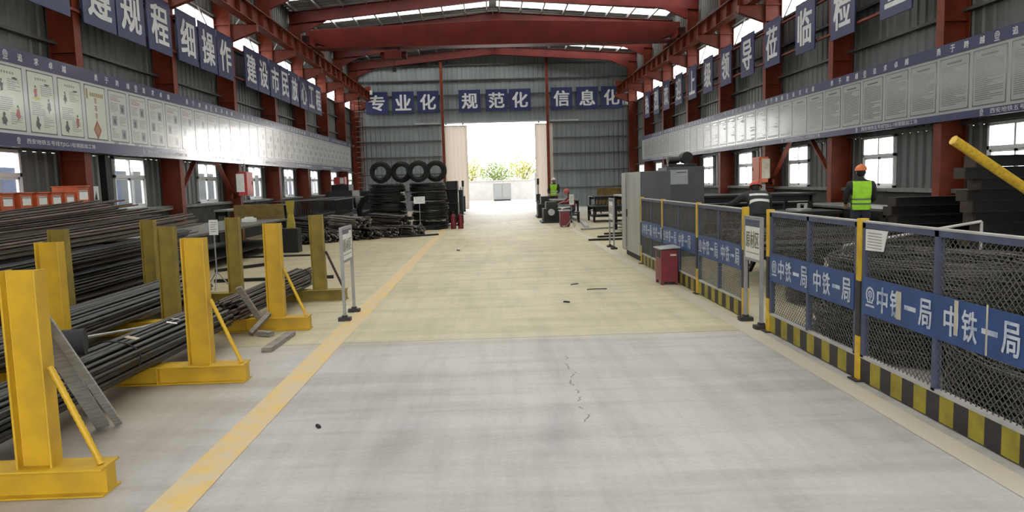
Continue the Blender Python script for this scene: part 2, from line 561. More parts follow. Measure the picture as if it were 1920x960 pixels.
def logo(mb, c, r, up, size, m=0):
    """The round company mark: a ring with an upright stroke, over a short bar."""
    c, r, up = Vector(c), Vector(r), Vector(up)

    def arc(r0, r1, a0, a1, n=14):
        vs, fs = [], []
        for i in range(n + 1):
            a = a0 + (a1 - a0) * i / n
            d = r * math.cos(a) + up * math.sin(a)
            vs += [c + d * r0 * size, c + d * r1 * size]
        for i in range(n):
            fs.append((2 * i, 2 * i + 1, 2 * i + 3, 2 * i + 2))
        mb.add(vs, fs, m)
    arc(0.36, 0.48, math.radians(-60), math.radians(240))
    arc(0.16, 0.25, math.radians(-40), math.radians(220))

    def rect(x0, y0, x1, y1):
        mb.quad(c + r * x0 * size + up * y0 * size, c + r * x1 * size + up * y0 * size, c + r * x1 * size + up * y1 * size, c + r * x0 * size + up * y1 * size, m)
    rect(-0.05, -0.42, 0.05, 0.1)
    rect(-0.32, -0.48, 0.32, -0.40)
    rect(-0.5, -0.72, 0.5, -0.60)

# ================================================================== THE SETTING
YL = [10.6 + 4.5 * k for k in range(9)]
YR = [9.5 + 4.49 * k for k in range(9)]
APX = 0.35
WL, WR, YE, YF = -8.55, 9.05, 46.75, -5.0


def zr(x):
    return 10.05 - abs(x - APX) * 0.077


def struct(o):
    o['kind'] = 'structure'
    return o


fl = MB().quad((-8.8, YF - 1, 0), (9.3, YF - 1, 0), (9.3, 47.0, 0), (-8.8, 47.0, 0))
struct(fl.build('floor', 'floor'))
g = MB().quad((-60, 47.0, -0.03), (60, 47.0, -0.03), (60, 120, -0.03), (-60, 120, -0.03))
g.quad((-60, -60, -0.03), (60, -60, -0.03), (60, YF - 1, -0.03), (-60, YF - 1, -0.03))
g.quad((-60, YF - 1, -0.03), (-8.8, YF - 1, -0.03), (-8.8, 47, -0.03), (-60, 47, -0.03))
g.quad((9.3, YF - 1, -0.03), (60, YF - 1, -0.03), (60, 47, -0.03), (9.3, 47, -0.03))
struct(g.build('ground', 'ground'))
ln = MB().quad((-1.845, 0.5, 0.003), (-1.615, 0.5, 0.003), (-1.62, 27.0, 0.003), (-1.83, 27.0, 0.003))
struct(ln.build('trim_1', 'line'))
ln = MB().quad((2.62, 1.5, 0.003), (2.80, 1.5, 0.003), (2.80, 25, 0.003), (2.62, 25, 0.003))
struct(ln.build('trim_2', 'line2'))


def corr(mb, along, const, a0, a1, z0, z1, pitch=0.3, depth=0.03, out=-1, m=0):
    """Trapezoid-ribbed sheet standing on the plane along = const."""
    prof = []
    a = a0
    while a < a1 - 1e-6:
        for da, d in ((0, 0), (pitch * 0.55, 0), (pitch * 0.68, depth), (pitch * 0.87, depth)):
            if a + da < a1:
                prof.append((a + da, d))
        a += pitch
    prof.append((a1, 0))
    vs, fs = [], []
    for a, d in prof:
        top = z1(a) if callable(z1) else z1
        c = const + out * d
        for z in (z0, top):
            vs.append((c, a, z) if along == 'y' else (a, c, z))
    for i in range(len(prof) - 1):
        fs.append((2 * i, 2 * i + 2, 2 * i + 3, 2 * i + 1))
    mb.add(vs, fs, m)


def side_wall(name, X, out, wins):
    mb = MB()
    corr(mb, 'y', X, YF, YE, 2.46, 6.34, out=out)
    corr(mb, 'y', X, YF, YE, 7.02, zr(X), out=out)
    y = YF
    for a, b in wins + [(YE, None)]:
        corr(mb, 'y', X, y, a, 1.28, 2.46, out=out)
        y = b
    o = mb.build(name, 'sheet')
    struct(o)
    d = MB().box((min(X, X - out * 0.16), YF, 0), (max(X, X - out * 0.16), YE, 1.2), 0)
    d.box((min(X, X - out * 0.24), YF, 1.2), (max(X + out * 0.03, X - out * 0.24), YE, 1.28), 1)
    o2 = d.build('dado', ['dado', 'ledge'], o)
    return o


winsL = [(12.3, 13.75), (17.08, 18.56)] + [(YL[k] + 2.28, YL[k] + 3.74) for k in range(2, 8)]
winsR = [(YR[k] + 2.36, YR[k] + 3.76) for k in range(0, 8)]
side_wall('wall_left', WL, -1, winsL)
side_wall('wall_right', WR, 1, winsR)

# end wall with the door opening
mb = MB()
corr(mb, 'x', YE, WL, -2.75, 0, zr, out=1)
corr(mb, 'x', YE, -2.75, 3.72, 5.36, zr, out=1)
corr(mb, 'x', YE, 3.72, WR, 0, zr, out=1)
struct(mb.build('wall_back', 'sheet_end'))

# the entrance end behind the camera: gable over a wide doorway
mb = MB()
corr(mb, 'x', YF, WL, -3.2, 0, zr, out=-1)
corr(mb, 'x', YF, -3.2, 3.9, 5.3, zr, out=-1)
corr(mb, 'x', YF, 3.9, WR, 0, zr, out=-1)
struct(mb.build('wall_front', 'sheet_end'))

# roof: ribbed sheets with a milky skylight strip in every bay
SKY = [(35.25 + 4.49 * k, 36.4 + 4.49 * k) for k in range(-8, 3)]
mb = MB()
edges = [YF - 0.3] + [e for s in SKY for e in s] + [YE + 0.3]
for i in range(0, len(edges), 2):
    a, b = edges[i], edges[i + 1]
    if b - a < 0.05:
        continue
    n = max(1, int((b - a) / 0.4))
    for j in range(n):
        y0 = a + (b - a) * j / n
        w = (b - a) / n
        for (ya, yb, da, db) in ((0, .6, 0, 0), (.6, .7, 0, .03), (.7, .9, .03, .03), (.9, 1, .03, 0)):
            for xa, xb in ((WL - 0.1, APX), (APX, WR + 0.1)):
                mb.quad((xa, y0 + w * ya, zr(xa) + da), (xb, y0 + w * ya, zr(xb) + da), (xb, y0 + w * yb, zr(xb) + db), (xa, y0 + w * yb, zr(xa) + db))
for a, b in SKY:
    for x0, x1 in ((WL - 0.1, WL + 0.35), (WR - 0.35, WR + 0.1), (APX - 0.18, APX), (APX, APX + 0.18)):
        mb.quad((x0, a, zr(x0)), (x1, a, zr(x1)), (x1, b, zr(x1)), (x0, b, zr(x0)))
ceil = struct(mb.build('ceiling', 'roof'))
for i, (a, b) in enumerate(SKY):
    s = MB()
    for x0, x1 in ((WL + 0.35, APX - 0.18), (APX + 0.18, WR - 0.35)):
        s.quad((x0, a, zr(x0)), (x1, a, zr(x1)), (x1, b, zr(x1)), (x0, b, zr(x0)))
    s.build('skylight', 'skylight', ceil)
for side in (-1, 1):
    for k in range(9):
        x = APX + side * (0.30 + 1.03 * k)
        if not (WL + 0.2 < x < WR - 0.2):
            continue
        p = MB()
        z = zr(x) - 0.02
        p.box((x - 0.03, YF, z - 0.18), (x - 0.018, YE - 0.05, z))
        p.box((x - 0.03, YF, z - 0.18), (x + 0.04, YE - 0.05, z - 0.168))
        struct(p.build('roof_purlin', 'galv'))
for zg in (2.52, 3.5, 4.6, 5.5, 6.3, 7.06, 8.1):
    for X, s in ((WL, 1), (WR, -1)):
        p = MB()
        xs = sorted((X + s * 0.005, X + s * 0.13))
        p.box((xs[0], YF, zg - 0.03), (xs[1], YE - 0.2, zg + 0.03))
        struct(p.build('wall_girt', 'girt'))
for zg in (1.2, 2.28, 3.34, 4.32, 5.28, 6.22, 7.1, 8.0, 8.9):
    for x0, x1 in ((WL + 0.15, -2.98), (-2.72, 3.52), (3.78, WR - 0.15)):
        if zg < 5.3 and x0 > -2.8 and x1 < 3.6:
            continue
        p = MB().box((x0, YE - 0.16, zg - 0.03), (x1, YE - 0.005, zg + 0.03))
        struct(p.build('wall_girt', 'girt'))


def window(n, X, s, y0, y1, z0=1.275, z1=2.47, zt=2.02):
    """White plastic window: two upper lights over two sliding sashes. s points into the hall."""
    w = MB()
    t = 0.055

    def fr(a, b, c, d, x0, x1):
        w.box((min(X + x0 * s, X + x1 * s), a, c), (max(X + x0 * s, X + x1 * s), b, d))
    fr(y0, y1, z0, z0 + t, -0.03, 0.06)
    fr(y0, y1, z1 - t, z1, -0.03, 0.06)
    fr(y0, y0 + t, z0, z1, -0.03, 0.06)
    fr(y1 - t, y1, z0, z1, -0.03, 0.06)
    fr(y0, y1, zt - 0.035, zt + 0.035, -0.03, 0.06)
    ym = (y0 + y1) / 2
    fr(ym - 0.025, ym + 0.025, zt, z1, -0.03, 0.05)
    o = w.build('window_%d' % n, 'pvc')
    struct(o)
    sash = MB()
    for a, b, d in ((y0 + t, ym + 0.03, 0.0), (ym - 0.03, y1 - t, 0.03)):
        for (p, q, c, e) in ((a, b, z0 + t, z0 + t + 0.045), (a, b, zt - 0.08, zt - 0.035), (a, a + 0.045, z0 + t, zt - 0.035), (b - 0.045, b, z0 + t, zt - 0.035)):
            sash.box((min(X + (d - 0.015) * s, X + (d + 0.015) * s), p, c), (max(X + (d - 0.015) * s, X + (d + 0.015) * s), q, e))
    sash.build('sash', 'pvc', o)
    gl = MB().quad((X - 0.005 * s, y0 + t, z0 + t), (X - 0.005 * s, y1 - t, z0 + t), (X - 0.005 * s, y1 - t, z1 - t), (X - 0.005 * s, y0 + t, z1 - t))
    gl.build('pane', 'glass', o)
    sl = MB().box((min(X, X + 0.26 * s), y0 - 0.05, z0 - 0.05), (max(X, X + 0.26 * s), y1 + 0.05, z0 - 0.012))
    sl.build('sill', 'ledge', o)


wn_ = 1
for a, b in winsL:
    window(wn_, WL, 1, a, b)
    wn_ += 1
for a, b in winsR:
    window(wn_, WR, -1, a, b)
    wn_ += 1


def clerestory(n, X, s, y0, y1, z0=6.34, z1=7.02):
    w = MB()
    for a, b, c, d in ((y0, y1, z0, z0 + 0.05), (y0, y1, z1 - 0.05, z1)):
        w.box((X - 0.03, a, c), (X + 0.03, b, d))
    k = 3
    for i in range(k + 1):
        y = y0 + (y1 - y0) * i / k
        w.box((X - 0.025, y - 0.02, z0), (X + 0.025, y + 0.02, z1))
    o = struct(w.build('window_%d' % n, 'pvc'))
    MB().quad((X, y0, z0), (X, y1, z0), (X, y1, z1), (X, y0, z1)).build('pane', 'glass', o)
    br = MB()
    xb = X + s * 0.12
    ym = (y0 + y1) / 2
    br.cyl((xb, y0 + 0.3, z0 - 0.1), (xb, ym, z1 + 0.5), 0.022, n=6)
    br.cyl((xb, y1 - 0.3, z0 - 0.1), (xb, ym, z1 + 0.5), 0.022, n=6)
    br.build('brace', 'galv', o)


for X, s, Y in ((WL, 1, YL), (WR, -1, YR)):
    ys = [YF, 1.6, 6.1] + Y + ([] if Y[-1] > 46 else [YE])
    for a, b in zip(ys[:-1], ys[1:]):
        if b - a > 0.6:
            clerestory(wn_, X, s, a + 0.05, b - 0.05)
            wn_ += 1

# ------------------------------------------------------------------ the sliding door at the far end
dm = bpy.data.materials.new('translucent_door_sheet')
dm.use_nodes = True
_n = dm.node_tree
_b = _n.nodes['Principled BSDF']
_b.inputs['Base Color'].default_value = (0.52, 0.46, 0.40, 1)
_b.inputs['Roughness'].default_value = 0.6
_t = _n.nodes.new('ShaderNodeBsdfTranslucent')
_t.inputs[0].default_value = (0.55, 0.47, 0.40, 1)
_x = _n.nodes.new('ShaderNodeMixShader')
_x.inputs[0].default_value = 0.16
_n.links.new(_b.outputs[0], _x.inputs[1])
_n.links.new(_t.outputs[0], _x.inputs[2])
_n.links.new(_x.outputs[0], _n.nodes['Material Output'].inputs[0])
M['doorsheet'] = dm
t = struct(thing('door_1', None, None))
for x0, x1 in ((-2.92, -1.37), (2.84, 3.95)):
    mb = MB()
    corr(mb, 'x', YE - 0.22, x0, x1, 0.03, 5.22, pitch=0.24, depth=0.03, out=1)
    lf = mb.build('door_leaf', 'doorsheet', t)
    fr = MB()
    for a, b, c, d in ((x0, x0 + 0.05, 0.03, 5.22), (x1 - 0.05, x1, 0.03, 5.22), (x0, x1, 5.16, 5.22), (x0, x1, 0.03, 0.1)):
        fr.box((a, YE - 0.19, c), (b, YE - 0.15, d))
    fr.build('leaf_frame', 'galv', lf)
    h = MB()
    for xx in (x0 + 0.25, x1 - 0.25):
        h.cyl((xx, YE - 0.26, 5.30), (xx, YE - 0.18, 5.30), 0.05, n=10)
        h.box((xx - 0.02, YE - 0.23, 5.2), (xx + 0.02, YE - 0.2, 5.32))
    h.build('roller', 'dark', lf)
MB().box((-4.6, YE - 0.28, 5.33), (5.6, YE - 0.14, 5.42)).build('door_rail', 'galv', t)

# ------------------------------------------------------------------ steel frames
def column(X, y, s, label, group):
    """H column: s points into the hall; the inner flange stands 0.55 m off the sheet."""
    t = thing('steel_column', label, 'column', (X, y, 0), 0, group)
    c = MB()
    c.ibeam((s * 0.29, 0, 0.0), (s * 0.29, 0, 8.72), 0.24, 0.50, 0.016, 0.012, up=(1, 0, 0))
    c.build('shaft', 'red', t, 0)
    b = MB().box((min(s * 0.0, s * 0.62), -0.2, 0), (max(s * 0.0, s * 0.62), 0.2, 0.025))
    for dx in (0.12, 0.5):
        for dy in (-0.15, 0.15):
            b.cyl((s * dx, dy, 0.025), (s * dx, dy, 0.07), 0.02, n=6)
    b.build('base_plate', 'red', t)
    k = MB()
    x0, x1 = s * 0.55, s * 1.36
    k.add([(x0, -0.1, 6.28), (x1, -0.1, 6.58), (x1, -0.1, 6.80), (x0, -0.1, 6.80), (x0, 0.1, 6.28), (x1, 0.1, 6.58), (x1, 0.1, 6.80), (x0, 0.1, 6.80)],
          [(0, 1, 5, 4), (1, 2, 6, 5), (2, 3, 7, 6)])
    k.add([(x0, 0.0, 6.28), (x1, 0.0, 6.58), (x1, 0.0, 6.80), (x0, 0.0, 6.80)], [(0, 1, 2, 3)])
    k.add([(x0, 0.012, 6.28), (x1, 0.012, 6.58), (x1, 0.012, 6.80), (x0, 0.012, 6.80)], [(0, 3, 2, 1)])
    k.build('bracket', 'red', t)
    st = MB()
    for z in (2.3, 4.4, 6.3, 6.78):
        st.box((min(s * 0.06, s * 0.52), -0.11, z), (max(s * 0.06, s * 0.52), 0.11, z + 0.012))
    st.build('stiffener', 'red', t)
    return t


for k in range(1, 9):
    w = 'nearest' if k == 1 else ORD[k - 1] + ' from the camera'
    column(WL, YL[k], 1, 'red steel column along the left wall, ' + w + (' (in the far corner)' if k == 8 else ''), 'left wall columns')
    column(WR, YR[k], -1, 'red steel column along the right wall, ' + w + (' (in the far corner)' if k == 8 else ''), 'right wall columns')

for i, k in enumerate(range(2, 9)):
    n = 8 - k
    t = thing('roof_rafter', 'red gabled roof rafter spanning the hall, ' + ('against the end wall' if n == 0 else ORD[n] + ' from the end wall'), 'rafter', (0, 0, 0), 0, 'roof rafters')
    yl, yr = YL[k], YR[k]
    ym = (yl + yr) / 2
    for p, q in (((WL + 0.05, yl, 8.93), (APX, ym, 9.64)), ((APX, ym, 9.64), (WR - 0.05, yr, 8.93))):
        r = MB()
        r.ibeam(p, q, 0.22, 0.50, 0.018, 0.012)
        r.build('rafter_half', 'crane', t)  # same paint as the columns, shade under the roof put into the colour
    for xx, sg, yy in ((WL + 0.55, 1, yl), (WR - 0.55, -1, yr)):
        h = MB()
        h.add([(xx, yy - .06, 8.3), (xx + sg * 1.1, yy - .06, 8.80), (xx, yy - .06, 8.72), (xx, yy + .06, 8.3), (xx + sg * 1.1, yy + .06, 8.80), (xx, yy + .06, 8.72)],
              [(0, 1, 2), (3, 5, 4), (0, 3, 4, 1)])
        h.build('haunch', 'crane', t)

for x, w in ((-2.85, 'left'), (3.65, 'right')):
    t = thing('end_wall_post', 'slim red steel post on the end wall beside the %s door leaf' % w, 'column', (x, YE - 0.34, 0), 0, 'end wall posts')
    p = MB()
    p.ibeam((0, 0, 0.02), (0, 0, 9.2), 0.16, 0.24, 0.014, 0.012, up=(0, 1, 0))
    p.build('shaft', 'red', t)
    MB().box((-0.16, -0.16, 0), (0.16, 0.16, 0.02)).build('base_plate', 'red', t)


# ------------------------------------------------------------------ crane runway and overhead crane
def runway(x, label):
    t = thing('crane_runway_beam', label, 'beam', (x, 0, 0), 0, 'crane runway beams')
    b = MB()
    b.ibeam((0, 8, 7.06), (0, 46.3, 7.06), 0.30, 0.52, 0.022, 0.014)
    b.build('beam', 'red', t)
    for i in range(24):
        y = 20.3 + i * 1.12
        s = MB().box((-0.14, y, 6.83), (0.14, y + 0.014, 7.29))
        s.build('stiffener', 'red', t)
    MB().box((-0.035, 8, 7.32), (0.035, 46.2, 7.42)).build('rail', 'dark', t)
    MB().box((-0.16, 46.05, 7.32), (0.16, 46.3, 7.66)).build('end_stop', 'red', t)
    return t


runway(WL + 1.22, 'red crane runway beam on brackets along the left columns')
runway(WR - 1.0, 'red crane runway beam on brackets along the right columns')

t = thing('overhead_crane', 'red box-girder overhead travelling crane spanning the hall below the roof', 'crane', (0, 32.3, 0))
gd = MB()
xl, xr = WL + 1.0, WR - 0.8
poly = [(xl, 7.80), (xl + 0.9, 7.50), (xr - 0.9, 7.50), (xr, 7.80), (xr, 8.22), (APX, 8.46), (xl, 8.22)]
vs = [(x, -0.28, z) for x, z in poly] + [(x, 0.28, z) for x, z in poly]
n = len(poly)
gd.add(vs, [tuple(range(n)), tuple(reversed(range(n, 2 * n)))] + [(i, n + i, n + (i + 1) % n, (i + 1) % n) for i in range(n)])
gd.build('girder', 'crane', t, 0.01)
MB().box((xl + 0.2, -0.36, 7.44), (xr - 0.2, 0.36, 7.50)).build('bottom_flange', 'crane', t)
for x in (xl + 0.22, xr - 0.2):
    e = MB().box((x - 0.16, -1.3, 7.46), (x + 0.16, 1.3, 7.80))
    eo = e.build('end_carriage', 'crane', t, 0.015)
    for y in (-0.95, 0.95):
        MB().cyl((x - 0.07, y, 7.50), (x + 0.07, y, 7.50), 0.085, n=16).build('wheel', 'dark', eo)
    for y in (-1.38, 1.3):
        MB().box((x - 0.08, y, 7.55), (x + 0.08, y + 0.08, 7.71)).build('buffer', 'dark', eo)
hb = MB().box((-4.3, -0.42, 6.98), (-3.6, 0.42, 7.3))
hb.cyl((-4.5, 0, 7.12), (-3.4, 0, 7.12), 0.17, n=16)
ho = hb.build('hoist', 'crane', t, 0.01)
MB().box((-4.25, -0.3, 7.3), (-4.15, 0.3, 7.46)).box((-3.75, -0.3, 7.3), (-3.65, 0.3, 7.46)).build('trolley', 'dark', ho)
MB().cyl((-3.95, 0, 6.6), (-3.95, 0, 6.98), 0.02, n=6).box((-4.03, -0.06, 6.45), (-3.87, 0.06, 6.62)).build('hook_block', 'dark', ho)

# small work lamps on the ends of the runways
for x, y, z, lb in ((WL + 1.42, 46.1, 7.30, 'small white floodlight at the far end of the left crane runway'),):
    t = thing('flood_lamp', lb, 'lamp', (x, y, z))
    MB().box((-0.09, -0.05, -0.14), (0.09, 0.04, 0.14)).build('housing', 'galv', t, 0.01)
    MB().box((-0.075, -0.06, -0.12), (0.075, -0.05, 0.12)).build('lens', 'lampglass', t)
    MB().box((-0.16, -0.01, -0.02), (-0.09, 0.02, 0.02)).build('bracket', 'dark', t)

# inverted-V wall braces beneath the boards
def brace(name_label, X, ya, za, yb, zb):
    b = MB()
    b.bar((X, ya, za), (X, yb, zb), 0.05, 0.12, up=(1, 0, 0))
    b.box((X - 0.03, ya - 0.12, za - 0.1), (X + 0.03, ya + 0.12, za + 0.1))
    tag(b.build('wall_brace', 'red'), name_label, 'brace', 'sloping wall braces')


brace('sloping red brace under the left board, leaning on the second left column', WL + 0.33, YL[2] + 0.16, 1.45, YL[2] + 2.0, 2.95)
brace('sloping dark brace under the left board, leaning on the third left column', WL + 0.33, YL[3] - 0.16, 1.45, YL[2] + 2.5, 2.95)
brace('sloping orange-lit brace under the right board, leaning on the third right column', WR - 0.33, YR[3] - 0.16, 1.45, YR[2] + 2.5, 2.95)
brace('sloping dark brace under the right board, leaning on the second right column', WR - 0.33, YR[2] + 0.16, 1.45, YR[2] + 2.0, 2.95)


# ================================================================== SIGNS AND NOTICE BOARDS
def square_sign(ch, c, right, label, group, size=1.32, w=None):
    """A blue square carrying one white character; c is its centre, right its reading direction."""
    t = thing('sign_board', label, 'sign', c, 0, group)
    r = Vector(right)
    n = r.cross(Vector((0, 0, 1)))
    w2, h2 = (w or size) / 2, size / 2
    p = MB()
    p.extrude([(-w2, -h2), (w2, -h2), (w2, h2), (-w2, h2)], n * -0.03, n * 0.0, (0, 0, 1))
    p.build('panel', 'blue', t)
    if ch:
        l = MB()
        write(l, ch, n * 0.006, r, (0, 0, 1), width=w2 * 1.38, height=h2 * 1.38, bold=0.026)
        l.build('lettering', 'white', t)
    fr = MB()
    for z in (-h2 * 0.7, h2 * 0.7):
        fr.bar(n * -0.05 + Vector((0, 0, z)) - r * w2, n * -0.05 + Vector((0, 0, z)) + r * w2, 0.04, 0.04)
    fr.build('backing_rail', 'dark', t)
    return t


XS = WL + 0.66
for i, (X, sg, z) in enumerate(((WL, 1, 5.2), (WL, 1, 6.1), (WR, -1, 5.04), (WR, -1, 5.95))):
    xs = sorted((X + sg * 0.536, X + sg * 0.605))
    struct(MB().box((xs[0], 12.0, z - 0.025), (xs[1], 40.8 if sg < 0 else 36.5, z + 0.025)).build('trim_%d' % (3 + i), 'red'))
left_row = [('严', 14.05, 'reading 严, partly out of frame at the top left'), ('遵', 15.8, 'reading 遵'), ('规', 17.15, 'reading 规'), ('程', 18.6, 'reading 程, third before the gap'),
            ('细', 20.27, 'reading 细'), ('操', 21.7, 'reading 操'), ('作', 23.07, 'reading 作'), ('建', 25.5, 'reading 建'), ('设', 26.84, 'reading 设'), ('市', 28.25, 'reading 市'), ('民', 29.58, 'reading 民'),
            ('放', 31.0, 'reading 放'), ('心', 32.5, 'reading 心'), ('工', 33.85, 'reading 工'), ('程', 35.15, 'reading 程, last of the row')]
for ch, y, lb in left_row:
    square_sign(None if ch == '严' else ch, (XS, y, 5.66), (0, 1, 0), 'blue sign square on the left columns, ' + (lb if ch != '严' else 'nearest one, character cut off'), 'left wall slogan squares', 1.31, 1.29)
XS2 = WR - 0.66
right_row = [('热', 39.5), ('烈', 37.3), ('欢', 35.2), ('迎', 32.9), ('上', 30.7), ('级', 28.5), ('领', 26.35), ('导', 24.15), ('莅', 22.05), ('临', 19.75), ('检', 17.66), ('查', 15.35)]
for ch, y in right_row:
    square_sign(ch, (XS2, y, 5.50), (0, -1, 0), 'blue sign square on the right columns, reading ' + ch, 'right wall slogan squares', 1.32, 1.2)
for trio, xs, z, w in (('专业化', (-6.87, -5.25, -3.72), 6.70, 'left'), ('规范化', (-1.15, 0.52, 1.97), 6.70, 'middle'), ('信息化', (4.55, 6.15, 7.68), 6.72, 'right')):
    for ch, x in zip(trio, xs):
        square_sign(ch, (x, YE - 0.225, z), (1, 0, 0), 'blue sign square on the end wall reading ' + ch + (', last of the %s trio' % w if ch == '化' else ''), 'end wall slogan squares', 1.34)


def poster_mesh(kind, w, h, r, n, rnd):
    """One printed sheet: a dark line border with notched corners, text lines and pictures. Origin in its middle."""
    mb = MB()
    r, n, up = Vector(r), Vector(n), Vector((0, 0, 1))

    def rect(x0, y0, x1, y1, m, d=0.001):
        mb.add([r * x0 + up * y0 + n * d, r * x1 + up * y0 + n * d, r * x1 + up * y1 + n * d, r * x0 + up * y1 + n * d], [(0, 1, 2, 3)], m)

    def poly(pts, m, d=0.002):
        mb.add([r * x + up * y + n * d for x, y in pts], [tuple(range(len(pts)))], m)
    W2, H2 = w / 2, h / 2
    mb.extrude([(-W2, -H2), (W2, -H2), (W2, H2), (-W2, H2)], n * -0.004, n * 0.0, up, 0)
    b = 0.018
    for x0, y0, x1, y1 in ((-W2, -H2, -W2 + b, H2), (W2 - b, -H2, W2, H2), (-W2, -H2, W2, -H2 + b), (-W2, H2 - b, W2, H2)):
        rect(x0, y0, x1, y1, 1)
    c = 0.055
    for sx in (-1, 1):
        for sy in (-1, 1):
            poly([(sx * W2, sy * H2), (sx * (W2 - c), sy * H2), (sx * W2, sy * (H2 - c))], 1)

    def lines(x0, x1, y0, y1, step=0.034, m=2, thick=0.013):
        y = y1
        while y > y0:
            x = x0
            xe = x1 if rnd.random() > 0.25 else x0 + (x1 - x0) * rnd.uniform(0.4, 0.9)
            while x < xe - 0.01:
                q = min(xe, x + rnd.uniform(0.05, 0.2))
                rect(x, y - thick, q, y, m)
                x = q + 0.008
            y -= step

    def blob(cx, cy, rx, ry, m, k=11):
        ph = rnd.uniform(0, 6)
        poly([(cx + rx * math.cos(2 * math.pi * i / k) * (0.75 + 0.3 * math.sin(3 * i + ph)), cy + ry * math.sin(2 * math.pi * i / k) * (0.78 + 0.26 * math.cos(2 * i + ph))) for i in range(k)], m, 0.0022)
    if kind == 'rules':
        rect(-0.22, H2 - 0.12, 0.22, H2 - 0.085, 2)
        lines(-W2 + 0.07, W2 - 0.07, -H2 + 0.09, H2 - 0.16)
    elif kind == 'safety':
        for i in range(5):
            rect(-0.16 + i * 0.07, H2 - 0.14, -0.115 + i * 0.07, H2 - 0.10, 2)
        k = rnd.randrange(3)
        figs = [(-0.17, 0.17, 0.06, 0.11), (0.2, -0.05 - 0.1 * k, 0.07, 0.13), (-0.17, -0.38, 0.09, 0.11)]
        for i, (x, y, a, bb) in enumerate(figs):
            blob(x, y, a, bb, 1 if (i + k) % 3 else 3)
            blob(x, y + bb * 0.95, a * 0.5, a * 0.5, 1)
        if k == 0:
            blob(-0.16, 0.07, 0.14, 0.04, 5)
        lines(-0.02, W2 - 0.08, 0.13, H2 - 0.22)
        lines(-W2 + 0.08, 0.08, -0.22, 0.0)
        lines(0.0, W2 - 0.08, -H2 + 0.12, -0.24)
        blob(0.18, H2 - 0.20, 0.11, 0.025, 1)
    elif kind == 'blessing':
        rect(-W2 + 0.05, H2 - 0.28, -W2 + 0.12, H2 - 0.08, 4)
        for i in range(7):
            rect(-0.2 + i * 0.075, H2 - 0.22, -0.145 + i * 0.075, H2 - 0.14, 4)
        for i in range(3):
            for q in range(3):
                rect(-0.05, 0.20 - i * 0.15 + q * 0.035, 0.05, 0.218 - i * 0.15 + q * 0.035, 4 if i != 1 else 3)
            rect(-0.008, 0.17 - i * 0.15, 0.008, 0.30 - i * 0.15, 3)
        poly([(0, -0.14), (0.15, -0.34), (0, -0.54), (-0.15, -0.34)], 3)
        poly([(0, -0.22), (0.09, -0.34), (0, -0.46), (-0.09, -0.34)], 4, 0.0035)
    else:
        lines(-W2 + 0.07, W2 - 0.07, H2 - 0.14, H2 - 0.09, m=2)
        lines(-W2 + 0.09, 0.1, H2 - 0.2, H2 - 0.16, m=3)
        for i in range(4):
            y = H2 - 0.36 - i * 0.27
            sx = -1 if i % 2 else 1
            rect(sx * 0.18 - 0.1, y - 0.1, sx * 0.18 + 0.1, y + 0.1, 6)
            blob(sx * 0.18, y - 0.01, 0.055, 0.085, 1)
            blob(sx * 0.18 + 0.05, y + 0.04, 0.04, 0.06, 2)
            lines(-sx * 0.17 - 0.15, -sx * 0.17 + 0.15, y - 0.1, y + 0.1)
    return mb


PM = ['paper', 'ink', 'inkgrey', 'inkred', 'inkgold', 'inklime', 'inkgrey']


def notice_board(X, s, y0, y1, z0, z1, hb, ht, right, kinds, p0, pitch, pw, label, motto, bottom):
    """Long framed board; s points into the hall, right is the reading direction."""
    n = Vector((s, 0, 0))
    r = Vector(right)
    t = thing('notice_board', label, 'notice board', (X, 0, 0), 0, 'long notice boards')
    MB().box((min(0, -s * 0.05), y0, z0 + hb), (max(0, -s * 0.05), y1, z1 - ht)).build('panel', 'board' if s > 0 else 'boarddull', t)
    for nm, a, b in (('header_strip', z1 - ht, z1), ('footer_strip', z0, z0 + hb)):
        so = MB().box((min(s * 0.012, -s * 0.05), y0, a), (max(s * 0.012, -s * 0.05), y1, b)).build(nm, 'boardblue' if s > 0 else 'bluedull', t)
        l = MB()
        zc = (a + b) / 2
        if nm == 'header_strip':
            for base in motto['starts']:
                logo(l, (s * 0.015, base, zc + 0.01), r, (0, 0, 1), 0.13)
                for ch, off in zip('追求卓越勇于跨越', motto['offs']):
                    write(l, ch, (s * 0.015, base + off, zc), r, (0, 0, 1), height=0.125, bold=0.022)
        else:
            for base in bottom:
                logo(l, (s * 0.015, base, zc + 0.015), r, (0, 0, 1), 0.09)
                write(l, '西安地铁五号线TJSG-1标钢筋加工场', Vector((s * 0.015, base, zc)) + r * 1.32, r, (0, 0, 1), width=2.2, height=0.10, bold=0.0)
        l.build('lettering', 'white', so)
    cache = {}
    zc = (z0 + hb + z1 - ht) / 2
    h = z1 - ht - z0 - hb - 0.10
    i = 0
    y = p0
    while y + pw / 2 < y1 - 0.05:
        if y - pw / 2 > y0:
            kd = kinds(i)
            if kd not in cache:
                rnd = random.Random(100 + i)
                cache[kd] = poster_mesh(kd[0], pw, h, r, n, rnd).mesh('poster')
                for q in PM:
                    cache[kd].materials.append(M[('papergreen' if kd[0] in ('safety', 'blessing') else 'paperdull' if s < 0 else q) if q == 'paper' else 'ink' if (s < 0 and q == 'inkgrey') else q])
            link('poster', cache[kd], [], t, 0, (s * 0.006, y, zc))
        y += pitch
        i += 1
    return t


def left_kind(i):
    if i < 3:
        return ('safety', i)
    return {3: ('safety', 3), 4: ('blessing', 0)}.get(i, ('photos', i % 5))


